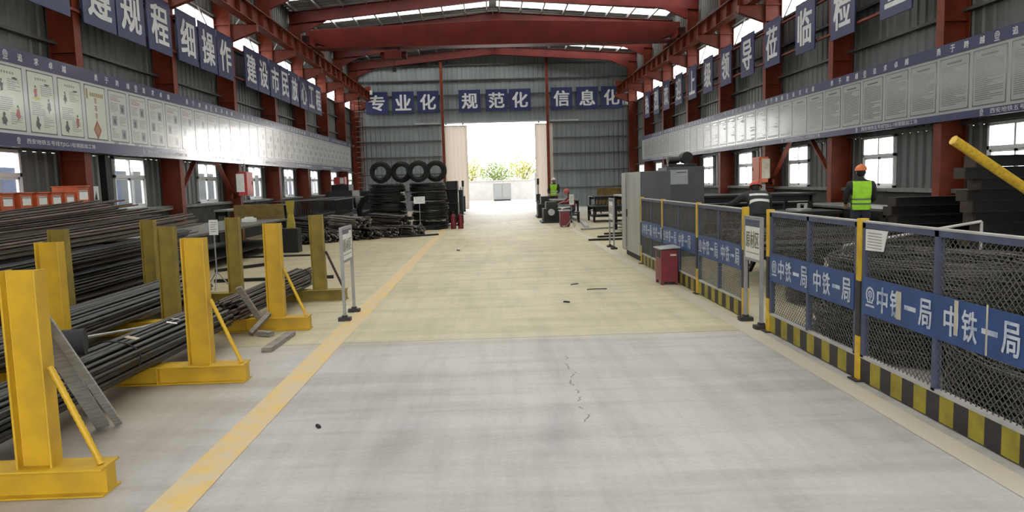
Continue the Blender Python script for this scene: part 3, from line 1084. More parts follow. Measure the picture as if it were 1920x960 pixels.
notice_board(WL + 0.63, 1, 6.8, 42.7, 2.46, 4.10, 0.22, 0.25, (0, 1, 0), lambda i: left_kind(i - 5) if i >= 5 else ('safety', i % 4), 7.235, 0.905, 0.78,
             'long wall board of coloured safety posters with blue header, along the left columns',
             {'starts': [12.65 + 4.5 * k for k in range(-1, 7)], 'offs': (0.38, 0.83, 1.26, 1.68, 2.8, 3.22, 3.66, 4.13)}, [12.8 + 4.5 * k for k in range(-1, 7)])
notice_board(WR - 0.63, -1, 6.2, 41.0, 2.54, 3.93, 0.13, 0.21, (0, -1, 0), lambda i: ('rules', i % 4), 6.685, 0.955, 0.85,
             'long wall board of white printed rule sheets with blue header, along the right columns',
             {'starts': [16.57 + 4.33 * k for k in range(-1, 6)], 'offs': (-0.43, -0.86, -1.28, -1.67, -2.73, -3.15, -3.54, -3.96)}, [16.9 + 4.33 * k for k in range(-1, 6)])

# ================================================================== YELLOW STORAGE RACKS
def upright(t, x, mt, z1=1.25, lean=0.0):
    u = MB()
    u.ibeam((x, 0.0, 0.158), (x + lean, 0.0, z1), 0.11, 0.195, 0.013, 0.011, up=(1, 0, 0))
    return u.build('upright', mt, t, 0.003)


def rack(y, mats, brace_m, label, xl=-7.4):
    t = thing('storage_rack', label, 'storage rack', (0, y, 0), 0, 'yellow storage racks')
    b = MB()
    b.ibeam((xl, 0, 0.08), (-2.16, 0, 0.08), 0.20, 0.158, 0.012, 0.10)
    b.build('base_beam', mats[0], t, 0.003)
    for x, m_ in zip((-2.545, -3.76, -4.97, -7.2), mats[1:]):
        upright(t, x, m_, lean=random.uniform(-0.012, 0.012))
    br = MB()
    pts = [Vector((-2.43, -0.02, 0.72)).lerp(Vector((-2.20, -0.02, 0.165)), i / 34) for i in range(35)]
    br.tube(pts, [0.0165 if i % 2 else 0.0195 for i in range(35)], n=8)
    br.build('brace', brace_m, t)
    st = MB()
    for x in (-2.9, -3.3, -4.2):
        st.box((x, -0.1, 0.012), (x + 0.008, -0.05, 0.146))
    st.build('stiffener', mats[0], t)
    return t


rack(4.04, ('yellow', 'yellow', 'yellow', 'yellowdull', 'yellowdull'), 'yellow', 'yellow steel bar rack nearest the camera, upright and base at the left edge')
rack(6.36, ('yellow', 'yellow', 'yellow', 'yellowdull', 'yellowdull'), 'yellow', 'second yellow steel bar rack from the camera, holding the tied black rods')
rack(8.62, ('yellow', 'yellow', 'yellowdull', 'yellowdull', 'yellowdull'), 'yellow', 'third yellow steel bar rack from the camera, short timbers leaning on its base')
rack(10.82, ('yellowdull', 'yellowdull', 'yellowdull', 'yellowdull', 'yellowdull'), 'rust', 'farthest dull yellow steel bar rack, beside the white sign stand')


# ------------------------------------------------------------------ reinforcing bars
def rod_mesh(L, r, bend, seed, mt, n=6, seg=9):
    rnd = random.Random(seed)
    p1, p2, p3 = rnd.uniform(0, 6), rnd.uniform(0, 6), rnd.uniform(0.6, 1.4)
    mb = MB()
    pts = []
    for i in range(seg + 1):
        u = i / seg
        pts.append((bend * math.sin(p1 + u * 3.1 * p3) - bend * math.sin(p1), L * (u - 0.5), bend * 0.7 * math.sin(p2 + u * 4.0 * p3) - bend * 0.7 * math.sin(p2)))
    mb.tube(pts, r, n=n)
    me = mb.mesh('rod')
    me.materials.append(M[mt])
    return me


def bundle(label, cat, group, cx, y0, y1, zb, rx, rz, r, mts, bend, seed, skew=0.0, ties=(0.3, 0.62), loose=0.5, name='rebar_bundle', rz_=0.0, tied=True, stagger=0.25):
    """A tied bundle lying along Y: single rods under one thing, held by wire ties."""
    rnd = random.Random(seed)
    L = y1 - y0
    yc = (y0 + y1) / 2
    t = thing(name, label, cat, (cx, yc, zb), rz_, group)
    ms = [rod_mesh(L, r, bend, seed * 10 + i, mts[i % len(mts)]) for i in range(7)]
    pos = []
    k = 0
    z = r
    row = 0
    while z < 2 * rz:
        half = rx * math.sqrt(max(0, 1 - ((z - rz) / rz) ** 2)) if z > rz else rx * (0.82 + 0.18 * z / rz)
        x = -half + (r if row % 2 else 0)
        while x <= half:
            pos.append((x, z))
            x += 2.15 * r
        z += 1.8 * r
        row += 1
    for x, z in pos[:100]:
        o = bpy.data.objects.new('rod', ms[rnd.randrange(7)])
        COL.objects.link(o)
        o.parent = t
        o.location = (x + rnd.uniform(-r, r) * loose, rnd.uniform(-stagger, stagger), z + rnd.uniform(-r, r) * 0.3 * loose)
        o.rotation_euler = (rnd.uniform(-1, 1) * 0.006 * loose, 0, rnd.uniform(-1, 1) * 0.012 * loose + skew)
    if tied:
        for u in ties:
            y = (u - 0.5) * L
            w = MB()
            pts = []
            for i in range(20):
                a = 2 * math.pi * i / 20
                pts.append((-skew * y + (rx + 0.02) * math.cos(a), y + 0.01 * math.sin(a * 3), rz + (rz + 0.015) * math.sin(a)))
            w.tube(pts, 0.006, n=5, closed=True)
            w.build('tie_wire', 'dark', t)
    return t


RB = 'tied bundles of dark reinforcing bar in the racks'
bundle('tied bundle of black reinforcing rods lying behind the right-hand uprights of the yellow racks', 'rebar bundle', None, -3.13, 0.9, 7.9, 0.18, 0.22, 0.135, 0.0155, ['rebar', 'rebar', 'rebarblue'], 0.012, 3, skew=-0.020, ties=(0.44, 0.72), stagger=0.1)
bundle('ragged brown bundle of bars whose ends stick out past the third yellow rack', 'rebar bundle', None, -2.94, 8.25, 11.35, 0.19, 0.16, 0.12, 0.013, ['rust', 'rebar', 'rust2'], 0.015, 5, skew=-0.03, ties=(0.9,), loose=1.2, stagger=0.14)
bundle('thick tied bundle of grey rods in the second lane between yellow uprights', 'rebar bundle', None, -4.34, 2.0, 10.6, 0.185, 0.32, 0.18, 0.019, ['rebar', 'rebarblue', 'rebar'], 0.015, 8, skew=0.0, ties=(0.5, 0.58))

# the tall loose pile beyond the third row of uprights: every bar on its own, layer on layer
rnd = random.Random(42)


def pile_rod(me, x, y, z, pitch, yaw, label, group):
    o = bpy.data.objects.new('steel_rod', me)
    COL.objects.link(o)
    o.location = (x, y, z)
    o.rotation_euler = (pitch, 0, yaw)
    tag(o, label, 'steel rod', group)


def flat_rod(L, r, bend, seed, mt):
    """A bar bent only sideways, so that layers stay apart."""
    rr = random.Random(seed)
    p1, p3 = rr.uniform(0, 6), rr.uniform(0.5, 1.1)
    mb = MB()
    pts = []
    for i in range(13):
        u = i / 12
        pts.append((bend * (math.sin(p1 + u * 3.1 * p3) - math.sin(p1)), L * (u - 0.5), 0.02 * ((2 * u - 1) ** 2)))
    mb.tube(pts, r, n=6)
    me = mb.mesh('rod')
    me.materials.append(M[mt])
    return me


side_l = 'dark reinforcing rod in the side of the tall loose pile behind the yellow uprights'
top_l = 'brown rusty rod fanned across the top of the tall loose pile at left'
z = 0.192
pitch = 0.0005
k = 0
while z < 0.93:
    gap = rnd.choice((0.037, 0.037, 0.040, 0.06, 0.08))
    yaw = rnd.uniform(-0.010, 0.010)
    me = flat_rod(10.4, 0.0145, rnd.uniform(0.02, 0.07), 500 + k, rnd.choice(('rebar', 'rebarblue', 'rebar', 'rust', 'rebarblue')))
    x = -5.17 - rnd.uniform(0, 0.14)
    for j in range(5):
        pile_rod(me, x, 7.6 + rnd.uniform(-0.55, 0.5), z, pitch, yaw, side_l, 'dark rods in the side of the tall pile')
        x -= rnd.uniform(0.034, 0.09)
    z += gap
    pitch += min(0.0012, (gap - 0.035) / 5.6)
    k += 1
for layer in range(4):
    z += 0.046
    pitch += 0.0024
    x = -5.28 - rnd.uniform(0, 0.2)
    xe = -7.0
    yaw0 = rnd.uniform(-0.008, 0.012)
    me = flat_rod(10.2, 0.0145, rnd.uniform(0.05, 0.13), 700 + layer, ('rust', 'rust2', 'rebar', 'rust2', 'rust')[layer])
    me2 = me.copy()
    me2.materials.clear()
    me2.materials.append(M[('rust2', 'rust', 'rust2', 'rust', 'rebar')[layer]])
    while x > xe:
        pile_rod(me if rnd.random() < 0.5 else me2, x, 7.9 + rnd.uniform(-0.6, 0.7), z, pitch, yaw0 + (-x - 6.1) * 0.035, top_l, 'rusty rods across the top of the pile')
        x -= rnd.uniform(0.075, 0.13)
nz_ = z + 0.012
for lv in range(5):
    pitch = 0.022 + 0.003 * lv + rnd.uniform(0, 0.001)
    nz_ += 0.031
    L = (7.2, 6.6, 7.0, 6.2, 6.6)[lv]
    me = flat_rod(L, 0.0145, (0.12, 0.06, 0.16, 0.10, 0.05, 0.14, 0.08)[lv], 800 + lv, ('rust2', 'rust', 'rust2', 'rust2', 'rust', 'rebar', 'rust2')[lv])
    yaw0 = (0.02, -0.03, 0.05, -0.015, 0.035, -0.045, 0.06)[lv]
    for j in range(6 - lv // 2):
        pile_rod(me, -5.75 - 0.24 * j - rnd.uniform(0, 0.12), 5.9 + L / 2 + rnd.uniform(-.15, .15), nz_ + L / 2 * pitch, pitch, yaw0 + 0.006 * j, top_l, 'rusty rods across the top of the pile')
# the bars buried inside, seen only through the gaps
core = MB()
for i in range(80):
    x = rnd.uniform(-7.0, -5.85)
    zz = rnd.uniform(0.2, 0.84)
    core.tube([(x, 2.6, zz), (x, 7.5, zz), (x, 12.6, zz)], 0.028, n=5)
tag(core.build('buried_rods', 'dark'), 'dark bars buried inside the tall loose pile, seen through gaps between the rods', 'steel rods', None, 'stuff')


# ------------------------------------------------------------------ timbers and odds by the racks
def batten(name, label, p, q, w, h, mt='wood', cat='timber', group=None, up=(0, 0, 1), endm=None):
    p, q = Vector(p), Vector(q)
    t = MB()
    t.bar(p - p, q - p, w, h, up)
    o = t.build(name, mt, None, 0.004, p)
    return tag(o, label, cat, group)


batten('timber_batten', 'long grey batten leaning against the nearest yellow upright, nearer one of the pair', (-2.78, 5.14, 0.02), (-2.615, 4.14, 1.06), 0.085, 0.035, 'battengrey', up=(-0.5, 0.8, 0.5))
batten('timber_batten', 'thin grey batten behind its twin, leaning at the nearest yellow upright', (-2.70, 5.20, 0.02), (-2.535, 4.16, 1.0), 0.05, 0.035, 'battengrey', up=(-0.5, 0.8, 0.5))
batten('timber_batten', 'pale sawn stick leaning across the brown bars at the third rack', (-2.70, 8.45, 0.175), (-2.86, 8.30, 0.56), 0.07, 0.03, 'wood', up=(0.2, 1, 0))
batten('timber_offcut', 'short grey offcut propped on the base of the third yellow rack', (-2.76, 8.30, 0.03), (-2.60, 8.50, 0.215), 0.085, 0.05, up=(0, 0.6, 0.8))
batten('timber_offcut', 'small grey block on the floor before the third yellow rack base', (-2.66, 8.30, 0.035), (-2.50, 8.22, 0.03), 0.08, 0.055)
batten('timber_offcut', 'loose weathered board lying on the floor beside the yellow line', (-2.32, 7.42, 0.025), (-2.30, 8.28, 0.025), 0.10, 0.045)
r_ = MB()
r_.cyl((-3.50, 5.42, 0), (-3.08, 5.56, 0.0), 0.10, n=20)
r_.xform(Matrix.Translation((0, 0, 0.545)))
o = r_.build('rubber_roll', 'cloth', None, 0.01)
tag(o, 'short black roll lying across the tied rods beside the nearest rack', 'roll')
r_ = MB().tube([(-3.62, 6.0, 0.45), (-3.55, 7.4, 0.30), (-3.48, 8.4, 0.25), (-3.30, 8.7, 0.32)], 0.013, n=6)
tag(r_.build('loose_rod', 'galv'), 'single bright bent rod lying between the two tied bundles', 'steel rod')
for i, (x, y, z, s) in enumerate(((-3.0, 6.1, 0.455, 0.05), (-2.95, 6.75, 0.455, 0.045), (-3.0, 6.95, 0.455, 0.04))):
    tg = MB().box((-s, -s * 0.7, 0), (s, s * 0.7, 0.003))
    o = tg.build('bundle_tag', 'woodlight' if i == 0 else 'label', None, 0, (x, y, z))
    o.rotation_euler = (0, 0.25, 0.4 * i)
    tag(o, ('tan card tag lying on the tied black rods', 'white tag on the tied rods beside the second yellow upright', 'smaller white tag on the tied rods, farthest of the tags')[i], 'tag')


# ------------------------------------------------------------------ white sign stand at the left of the aisle, and its twin at the right
def area_sign(name, label, y0, y1, x, s, z0, z1, header, right):
    t = thing(name, label, 'sign stand', (x, (y0 + y1) / 2, 0))
    h = (y1 - y0) / 2
    n, r = Vector((s, 0, 0)), Vector(right)
    for k in (-1, 1):
        lg = MB().box((-0.018, k * h - 0.018, 0.0), (0.018, k * h + 0.018, z1 + 0.03))
        lo = lg.build('leg', 'grey', t, 0.003)
        MB().box((-0.075, k * h - 0.05, 0), (0.075, k * h + 0.05, 0.045)).box((-0.03, k * h - 0.03, 0.045), (0.03, k * h + 0.03, 0.07)).build('foot', 'stripeblack', lo)
    for za in (z1, z0 - 0.03):
        MB().box((-0.015, -h, za), (0.015, h, za + 0.03)).build('crossbar', 'grey', t)
    b = MB().box((-0.012, -h + 0.018, z0), (0.012, h - 0.018, z1))
    bo = b.build('board', 'label', t)
    off = 0.0135 * s
    l = MB()
    write(l, '原材区', (off, 0, z0 + (z1 - z0) * 0.48), r, (0, 0, 1), width=h * 1.62, height=(z1 - z0) * 0.42, bold=0.009)
    for i in range(14):
        yy = -h * 0.8 + i * h * 0.115
        c = Vector((off, 0, z0 + 0.055)) + r * yy
        l.quad(c, c + r * h * 0.08, c + r * h * 0.08 + Vector((0, 0, 0.012)), c + Vector((0, 0, 0.012)))
    l.build('lettering', 'ink', bo)
    hd = MB().box((min(off * 0.9, off * 1.02), -h + 0.02, z1 - header), (max(off * 0.9, off * 1.02), h - 0.02, z1 - 0.004))
    hd.build('header', 'frame', bo)
    return t


sg = area_sign('sign_stand', 'white raw-material sign on two grey legs at the left of the aisle', 9.07, 9.70, -1.85, 1, 0.74, 1.12, 0.06, (0, 1, 0))
tp = MB().box((0.013, 0.1, 1.06), (0.018, 0.26, 1.09)).build('tape', 'label', sg)
sg = area_sign('sign_stand', 'white raw-material sign filling the gap between the mesh fences at right', 7.76, 8.25, 2.86, -1, 0.74, 1.17, 0.08, (0, -1, 0))


# ================================================================== MESH FENCE ALONG THE RIGHT OF THE AISLE
def fence_mesh(L, z0, z1):
    mb = MB()
    H = z1 - z0
    pw, ph = 0.050, 0.050
    r = 0.0034
    c = -H * pw / ph
    i = 0
    while c < L:
        for sgn in (1, -1):
            # the wire y = c + (z-z0)*pw/ph, clipped to [0, L]
            y0c, y1c = c, c + H * pw / ph
            za, zb, ya, yb = 0.0, H, y0c, y1c
            if ya < 0:
                za = -ya * ph / pw
                ya = 0
            if yb > L:
                zb = H - (yb - L) * ph / pw
                yb = L
            if zb - za < 0.01:
                continue
            if sgn < 0:
                ya, yb = L - ya, L - yb
            mb.cyl((sgn * 0.0015, ya, z0 + za), (sgn * 0.0015, yb, z0 + zb), r, n=4, cap=False)
        c += pw
        i += 1
    return mb


def fence_panel(y0, y1, label, bands, logo_side=True, text=2, worn=0):
    """Panel from y0 (near) to y1 (far) at x = 2.9, read from far to near."""
    L = y1 - y0
    t = thing('mesh_fence', label, 'fence panel', (2.90, y0, 0), 0, 'mesh fence panels')
    tb = 0.022
    for y in (tb, L / 2, L - tb):
        MB().box((-tb, y - tb, 0.2), (tb, y + tb, 1.26)).build('frame_post', 'frame', t)
    MB().box((-tb, 0, 1.22), (tb, L, 1.262)).build('top_rail', 'frame', t)
    MB().box((-tb - 0.003, 0, 1.262), (tb + 0.003, L, 1.274)).build('lit_rail_top', 'railtop', t)  # thin strip: light on the blue rail's top, put into its pale colour
    MB().box((-tb, 0, 0.19), (tb, L, 0.215)).build('bottom_rail', 'railtop', t)
    fence_mesh(L - 0.02, 0.215, 1.22).build('wire_mesh', 'mesh', t)
    k = MB()
    nb = bands
    for i in range(nb):
        a, b = L * i / nb, L * (i + 1) / nb
        k.box((-0.018, a, 0.012), (0.018, b, 0.19), i % 2)
    k.build('kick_board', ['stripeblack', 'stripeyellow'], t)
    bn = MB().box((-0.030, 0.03, 0.555), (-0.0235, L - 0.03, 0.845))
    bo = bn.build('banner', 'banner', t)
    l = MB()
    r = Vector((0, -1, 0))
    for j in range(text):
        yc = L - 0.60 - 0.82 * j
        for q, ch in enumerate('中铁一局'):
            write(l, ch, (-0.0315, yc + 0.27 - 0.18 * q, 0.70), r, (0, 0, 1), width=0.14, height=0.032 if ch == '一' else 0.19, bold=0.0 if ch == '一' else 0.018)
    if logo_side:
        logo(l, (-0.0315, L - 0.15, 0.715), r, (0, 0, 1), 0.13)
    l.build('lettering', 'bannerwhite', bo)
    return t, bo


fp, fb = fence_panel(3.74, 5.66, 'nearest mesh fence panel with blue lettered banner, wire coils behind it', 13)
MB().box((-0.036, 0.425, 0.56), (-0.032, 0.437, 0.86)).build('tape_strip', 'tape', fb)
MB().box((-0.036, 1.34, 0.60), (-0.032, 1.40, 0.80)).box((-0.0365, 0.70, 0.62), (-0.0325, 0.735, 0.84)).build('tape_patch', 'tape', fb)
fence_panel(5.74, 7.58, 'second mesh fence panel from the camera, just before the white sign gap', 12)
fence_panel(8.42, 10.26, 'mesh fence panel just beyond the white sign gap', 12)
fence_panel(10.34, 12.38, 'mesh fence panel with the maroon bin standing before it', 13)
fence_panel(12.46, 14.16, 'farthest mesh fence panel, ending at the grey cabinet', 11)
sh = MB()
sh.add([(2.872, 5.60, 1.215), (2.872, 5.28, 1.215), (2.872, 5.34, 1.06), (2.872, 5.60, 1.05), (2.875, 5.60, 1.215), (2.875, 5.28, 1.215), (2.875, 5.34, 1.06), (2.875, 5.60, 1.05)], [(0, 1, 2, 3), (7, 6, 5, 4)])
for i in range(6):
    z = 1.19 - i * 0.022
    sh.add([(2.871, 5.57, z), (2.871, 5.36, z), (2.871, 5.36, z - 0.007), (2.871, 5.57, z - 0.007)], [(0, 1, 2, 3)], 1)
tag(sh.build('paper_notice', ['label', 'inkgrey']), 'torn white paper notice hung on the nearest mesh fence', 'notice')


def fence_post(y, label):
    t = thing('fence_post', label, 'fence post', (2.90, y, 0), 0, 'striped fence posts')
    p = MB()
    for i, (a, b) in enumerate(((0.012, 0.36), (0.36, 0.80), (0.80, 1.29))):
        p.box((-0.032, -0.032, a), (0.032, 0.032, b), 1 if i == 1 else 0)
    p.build('tube', ['postyellow', 'stripeblack'], t)
    MB().box((-0.07, -0.07, 0), (0.07, 0.07, 0.012)).build('base_plate', 'stripeblack', t)


fence_post(5.70, 'yellow and black fence post between the two nearest mesh panels')
fence_post(7.62, 'yellow and black fence post on the near side of the white sign')
fence_post(8.38, 'yellow and black fence post on the far side of the white sign')
fence_post(10.30, 'yellow and black fence post just nearer than the maroon bin')
fence_post(12.42, 'yellow and black fence post behind the maroon bin')
fence_post(14.20, 'yellow and black fence post at the grey cabinet')

# maroon waste bin
t = thing('waste_bin', 'maroon metal waste bin standing on the aisle edge before the fence', 'waste bin', (2.70, 11.42, 0))
b = MB().box((-0.12, -0.2, 0.05), (0.14, 0.2, 0.545))
b.box((-0.125, -0.205, 0.40), (0.145, 0.205, 0.41))
b.build('body', 'maroon', t, 0.006)
MB().add([(-0.15, -0.23, 0.55), (0.17, -0.23, 0.57), (0.17, 0.23, 0.57), (-0.15, 0.23, 0.55), (-0.15, -0.23, 0.565), (0.17, -0.23, 0.59), (0.17, 0.23, 0.59), (-0.15, 0.23, 0.565)],
         [(0, 3, 2, 1), (4, 5, 6, 7), (0, 1, 5, 4), (1, 2, 6, 5), (2, 3, 7, 6), (3, 0, 4, 7)]).build('lid', 'greypanel', t)
MB().box((-0.123, -0.13, 0.42), (-0.119, 0.13, 0.52)).build('opening', 'dark', t)
MB().box((0.02, -0.206, 0.45), (0.11, -0.201, 0.48)).build('plate', 'tape', t)
for x in (-0.1, 0.12):
    for y in (-0.17, 0.17):
        MB().box((x - 0.02, y - 0.02, 0), (x + 0.02, y + 0.02, 0.06)).build('foot', 'maroon', t)

# tall grey cabinet
t = thing('steel_cabinet', 'tall grey steel cabinet at the far end of the mesh fence', 'cabinet', (2.9, 14.45, 0))
MB().box((0.03, 0, 0.10), (0.62, 1.75, 1.78)).build('body', 'steeldark', t, 0.008)  # same grey steel as the doors, shade of this side put into colour
MB().box((-0.0, 0.02, 0.12), (0.03, 1.40, 1.77)).build('door', 'steel', t, 0.004)
d2 = MB().box((-0.04, 1.42, 0.12), (-0.005, 1.74, 1.77)).build('door', 'steel', t, 0.004)
MB().box((-0.02, 1.30, 0.85), (-0.0, 1.33, 1.0)).build('handle', 'dark', t)
MB().box((0.05, 0.05, 0), (0.6, 1.7, 0.10)).build('plinth', 'dark', t)
for i in range(3):
    MB().box((0.0285, 0.25 + i * 0.4, 1.79 - 0.01), (0.06, 0.29 + i * 0.4, 1.80)).build('hinge', 'dark', t)


# ================================================================== WIRE COILS
def coil_mesh(name, r0, r1, h, wr, turns, seed, mt, seg=34, n=5):
    """One continuous wire wound round and round, axis Z, resting on z = 0."""
    rnd = random.Random(seed)
    pts = []
    prev = None
    for k in range(turns + 1):
        cur = (r0 + (r1 - r0) * (1 - (1 - rnd.random()) ** 1.8), wr + (h - 2 * wr) * rnd.random(), rnd.uniform(-.02, .02), rnd.uniform(-.02, .02))
        if prev is not None:
            for i in range(seg):
                u = i / seg
                e = u * u * (3 - 2 * u)
                a = 2 * math.pi * u
                c = [prev[j] + (cur[j] - prev[j]) * e for j in range(4)]
                pts.append((c[0] * math.cos(a) + c[2], c[0] * math.sin(a) + c[3], c[1] + 0.012 * math.sin(3 * a + k)))
        prev = cur
    mb = MB()
    mb.tube(pts, wr, n=n)
    me = mb.mesh(name)
    me.materials.append(M[mt])
    return me


def strap_mesh(r0, r1, h):
    mb = MB()
    a, b = r0 - 0.02, r1 + 0.03
    pts = [(a, 0, -0.0), (b, 0, 0.0), (b, 0, h + 0.01), (a, 0, h + 0.01)]
    mb.tube(pts, 0.008, n=5, closed=True)
    me = mb.mesh('strap')
    me.materials.append(M['dark'])
    return me


class CoilKind:
    def __init__(s, *a):
        r0, r1, h, wr, turns, seed, mt = a
        s.me = coil_mesh('wire', r0, r1, h, wr, turns, seed, mt)
        s.st = strap_mesh(r0, r1, h)

    def put(s, label, group, loc, rot=(0, 0, 0), scale=1.0):
        t = thing('wire_coil', label, 'wire coil', loc, 0, group)
        t.rotation_euler = rot
        t.scale = (scale, scale, scale)
        o = link('wire', s.me, [], t)
        for a in (0.4, 2.5, 4.6):
            q = link('strap', s.st, [], t)
            q.rotation_euler = (0, 0, a)
        return t


grey = CoilKind(0.62, 1.0, 0.42, 0.0085, 150, 5, 'coilgrey')
RC = 'grey wire coils behind the near fence'
grey.put('grey wire coil on the floor behind the second fence panel, lower one of two', RC, (4.05, 6.75, 0.01))
grey.put('grey wire coil lying on top of another behind the nearest fence panel', RC, (4.10, 6.70, 0.475), (0.03, 0.02, 1.0), 0.95)
grey.put('big grey wire coil close behind the nearest fence panel', RC, (4.12, 4.62, 0.01), (0, 0, 2.0), 1.02)
grey.put('grey wire coil farther right, behind the nearest wire coil', RC, (6.25, 5.9, 0.01), (0, 0, 0.4), 1.0)
grey.put('grey wire coil stacked on the one farther right behind the fence', RC, (6.3, 5.95, 0.475), (0.02, -0.03, 2.7), 0.97)
grey.put('grey wire coil leaning in the row behind the white sign gap', RC, (4.6, 9.3, 0.01), (0.0, 0, 1.2), 0.8)

black = CoilKind(0.46, 0.68, 0.31, 0.012, 60, 9, 'coil')
ring = CoilKind(0.21, 0.375, 0.34, 0.012, 75, 12, 'coil')
for j, (x, w) in enumerate(((-3.78, 'left'), (-2.28, 'right'))):
    for i in range(5):
        black.put('black wire coil in the %s stack at the far left, %s' % (w, ('bottom one', 'second from the bottom', 'middle one', 'second from the top', 'top one')[i]), 'black coils in the two far stacks', (x + random.uniform(-.04, .04), 27.4 + random.uniform(-.04, .04), 0.005 + 0.345 * i), (0, 0, random.uniform(0, 6)))
for i, x in enumerate((-3.98, -3.27, -2.62, -2.02)):
    ring.put('black wire ring standing on the far coil stacks, ' + ('leftmost', 'second from left', 'second from right', 'rightmost')[i] + ' of four', 'black rings standing on the stacks', (x, 27.1 + 0.5 * (i % 2) + 0.17, 2.118), (math.pi / 2, 0, random.uniform(-.1, .1)))
black.put('black wire coil standing upright at the left of the far coil stacks', 'upright black coils', (-4.5, 28.78, 0.69), (math.pi / 2, 0.0, 0.15))

# ================================================================== RIGHT SIDE: STOCK, BENCHES
# bars lying across behind the fence
def cross_bundle(label, x0, x1, y, z, rx, rz, r, mts, seed, yaw=math.pi / 2):
    L = x1 - x0
    t = bundle(label, 'rebar bundle', None, 0, -L / 2, L / 2, 0, rx, rz, r, mts, 0.015, seed, ties=(0.2, 0.8), loose=1.0)
    t.location = ((x0 + x1) / 2, y, z)
    t.rotation_euler = (0, 0, yaw)
    return t


def trestle(x, y, L, h, label):
    t = thing('trestle', label, 'trestle', (x, y, 0), 0, 'dark trestles under the bars')
    MB().box((-0.05, -L / 2, h - 0.1), (0.05, L / 2, h)).build('top_beam', 'dark', t)
    for yy in (-L / 2 + 0.1, L / 2 - 0.1):
        lg = MB()
        lg.bar((-0.2, yy, 0), (-0.02, yy, h - 0.08), 0.05, 0.05)
        lg.build('leg', 'dark', t)
        lg = MB()
        lg.bar((0.2, yy, 0), (0.02, yy, h - 0.08), 0.05, 0.05)
        lg.build('leg', 'dark', t)


trestle(4.6, 11.4, 2.4, 0.46, 'dark steel trestle under the grey bars, nearer the aisle')
trestle(6.0, 11.4, 2.4, 0.46, 'dark steel trestle under the grey bars, nearer the wall')
cross_bundle('bundle of grey bars on trestles behind the second fence panel, nearest the camera', 3.9, 6.4, 10.6, 0.485, 0.26, 0.10, 0.02, ['rebar', 'rust2', 'rebarblue'], 31)
cross_bundle('bundle of dark bars on trestles behind the fence, middle one', 3.9, 6.4, 11.4, 0.485, 0.30, 0.13, 0.021, ['rebar', 'rust', 'rebar'], 32)
cross_bundle('bundle of dark bars on trestles behind the fence, far one', 4.0, 6.3, 12.15, 0.485, 0.26, 0.14, 0.021, ['rebar', 'rebarblue', 'dark'], 33)
tb_ = MB().tube([(4.35, 9.0, 0.75), (5.1, 8.6, 0.93), (5.6, 8.3, 1.05)], 0.017, n=7)
for a, b in (((4.35, 9.0, 0.0), (4.35, 9.0, 0.75)), ((5.6, 8.3, 0.0), (5.6, 8.3, 1.05))):
    tb_.cyl(a, b, 0.017, n=7)
tag(tb_.build('pipe_rail', 'railtop'), 'pale sloping pipe seen through the second fence panel', 'pipe')
# rusty bent sheet with a bright edge beyond the near coil
pl = MB()
pl.add([(5.0, 5.15, 0.46), (6.4, 4.9, 0.66), (6.4, 5.5, 0.72), (5.0, 5.7, 0.56), (5.0, 5.15, 0.45), (6.4, 4.9, 0.65), (6.4, 5.5, 0.71), (5.0, 5.7, 0.55)],
       [(0, 1, 2, 3), (7, 6, 5, 4), (0, 4, 5, 1), (1, 5, 6, 2), (2, 6, 7, 3), (3, 7, 4, 0)])


def arch_rib(label, z, x, y, seed, L=3.2, yaw=0.0):
    rnd = random.Random(seed)
    t = thing('arch_rib', label, 'steel arch rib', (x, y, z), yaw, 'stacked dark steel arch ribs')
    mb = MB()
    pts = []
    k = 14
    R = 5.2
    for i in range(k + 1):
        a = (i / k - 0.5) * L / R
        pts.append((R * math.sin(a), R * (1 - math.cos(a)) - 0.15, 0))
    for dz, w, hh in ((0.005, 0.16, 0.01), (0.075, 0.014, 0.13), (0.145, 0.16, 0.01)):
        for i in range(k):
            mb.bar((pts[i][0], pts[i][1], dz), (pts[i + 1][0], pts[i + 1][1], dz), w, hh)
    mb.build('curved_beam', 'dark', t)
    for e in (0, k):
        p = pts[e]
        MB().box((p[0] - 0.01, p[1] - 0.12, 0.0), (p[0] + 0.01, p[1] + 0.12, 0.15)).build('end_plate', 'rust', t)
    return t


for i in range(12):
    nm = ORD[i] + ' from the floor' if i < 11 else 'topmost'
    arch_rib('dark arch rib in the tall stack at the right edge, ' + nm, 0.002 + 0.152 * i, 7.72 + random.uniform(-.08, .08) - (0 if i < 8 else 0.1), 9.9 + random.uniform(-.07, .07), 70 + i, 2.3 + 0.25 * random.random(), random.uniform(-.05, .05))
for i in range(8):
    nm = ORD[i] + ' from the floor' if i < 7 else 'topmost'
    arch_rib('dark arch rib in the lower stack behind the tall one, ' + nm, 0.002 + 0.152 * i, 7.55 + random.uniform(-.06, .06), 12.3 + random.uniform(-.07, .07), 90 + i, 1.75 + 0.15 * random.random(), random.uniform(-.05, .05))

pm = MB().cyl((5.05, 8.0, 1.97), (8.12, 8.3, 0.05), 0.055, n=14)
o = pm.build('sleeve_pole', 'poleyellow')
tag(o, 'thick yellow pole sloping in front of the dark stack at the right edge', 'pole')


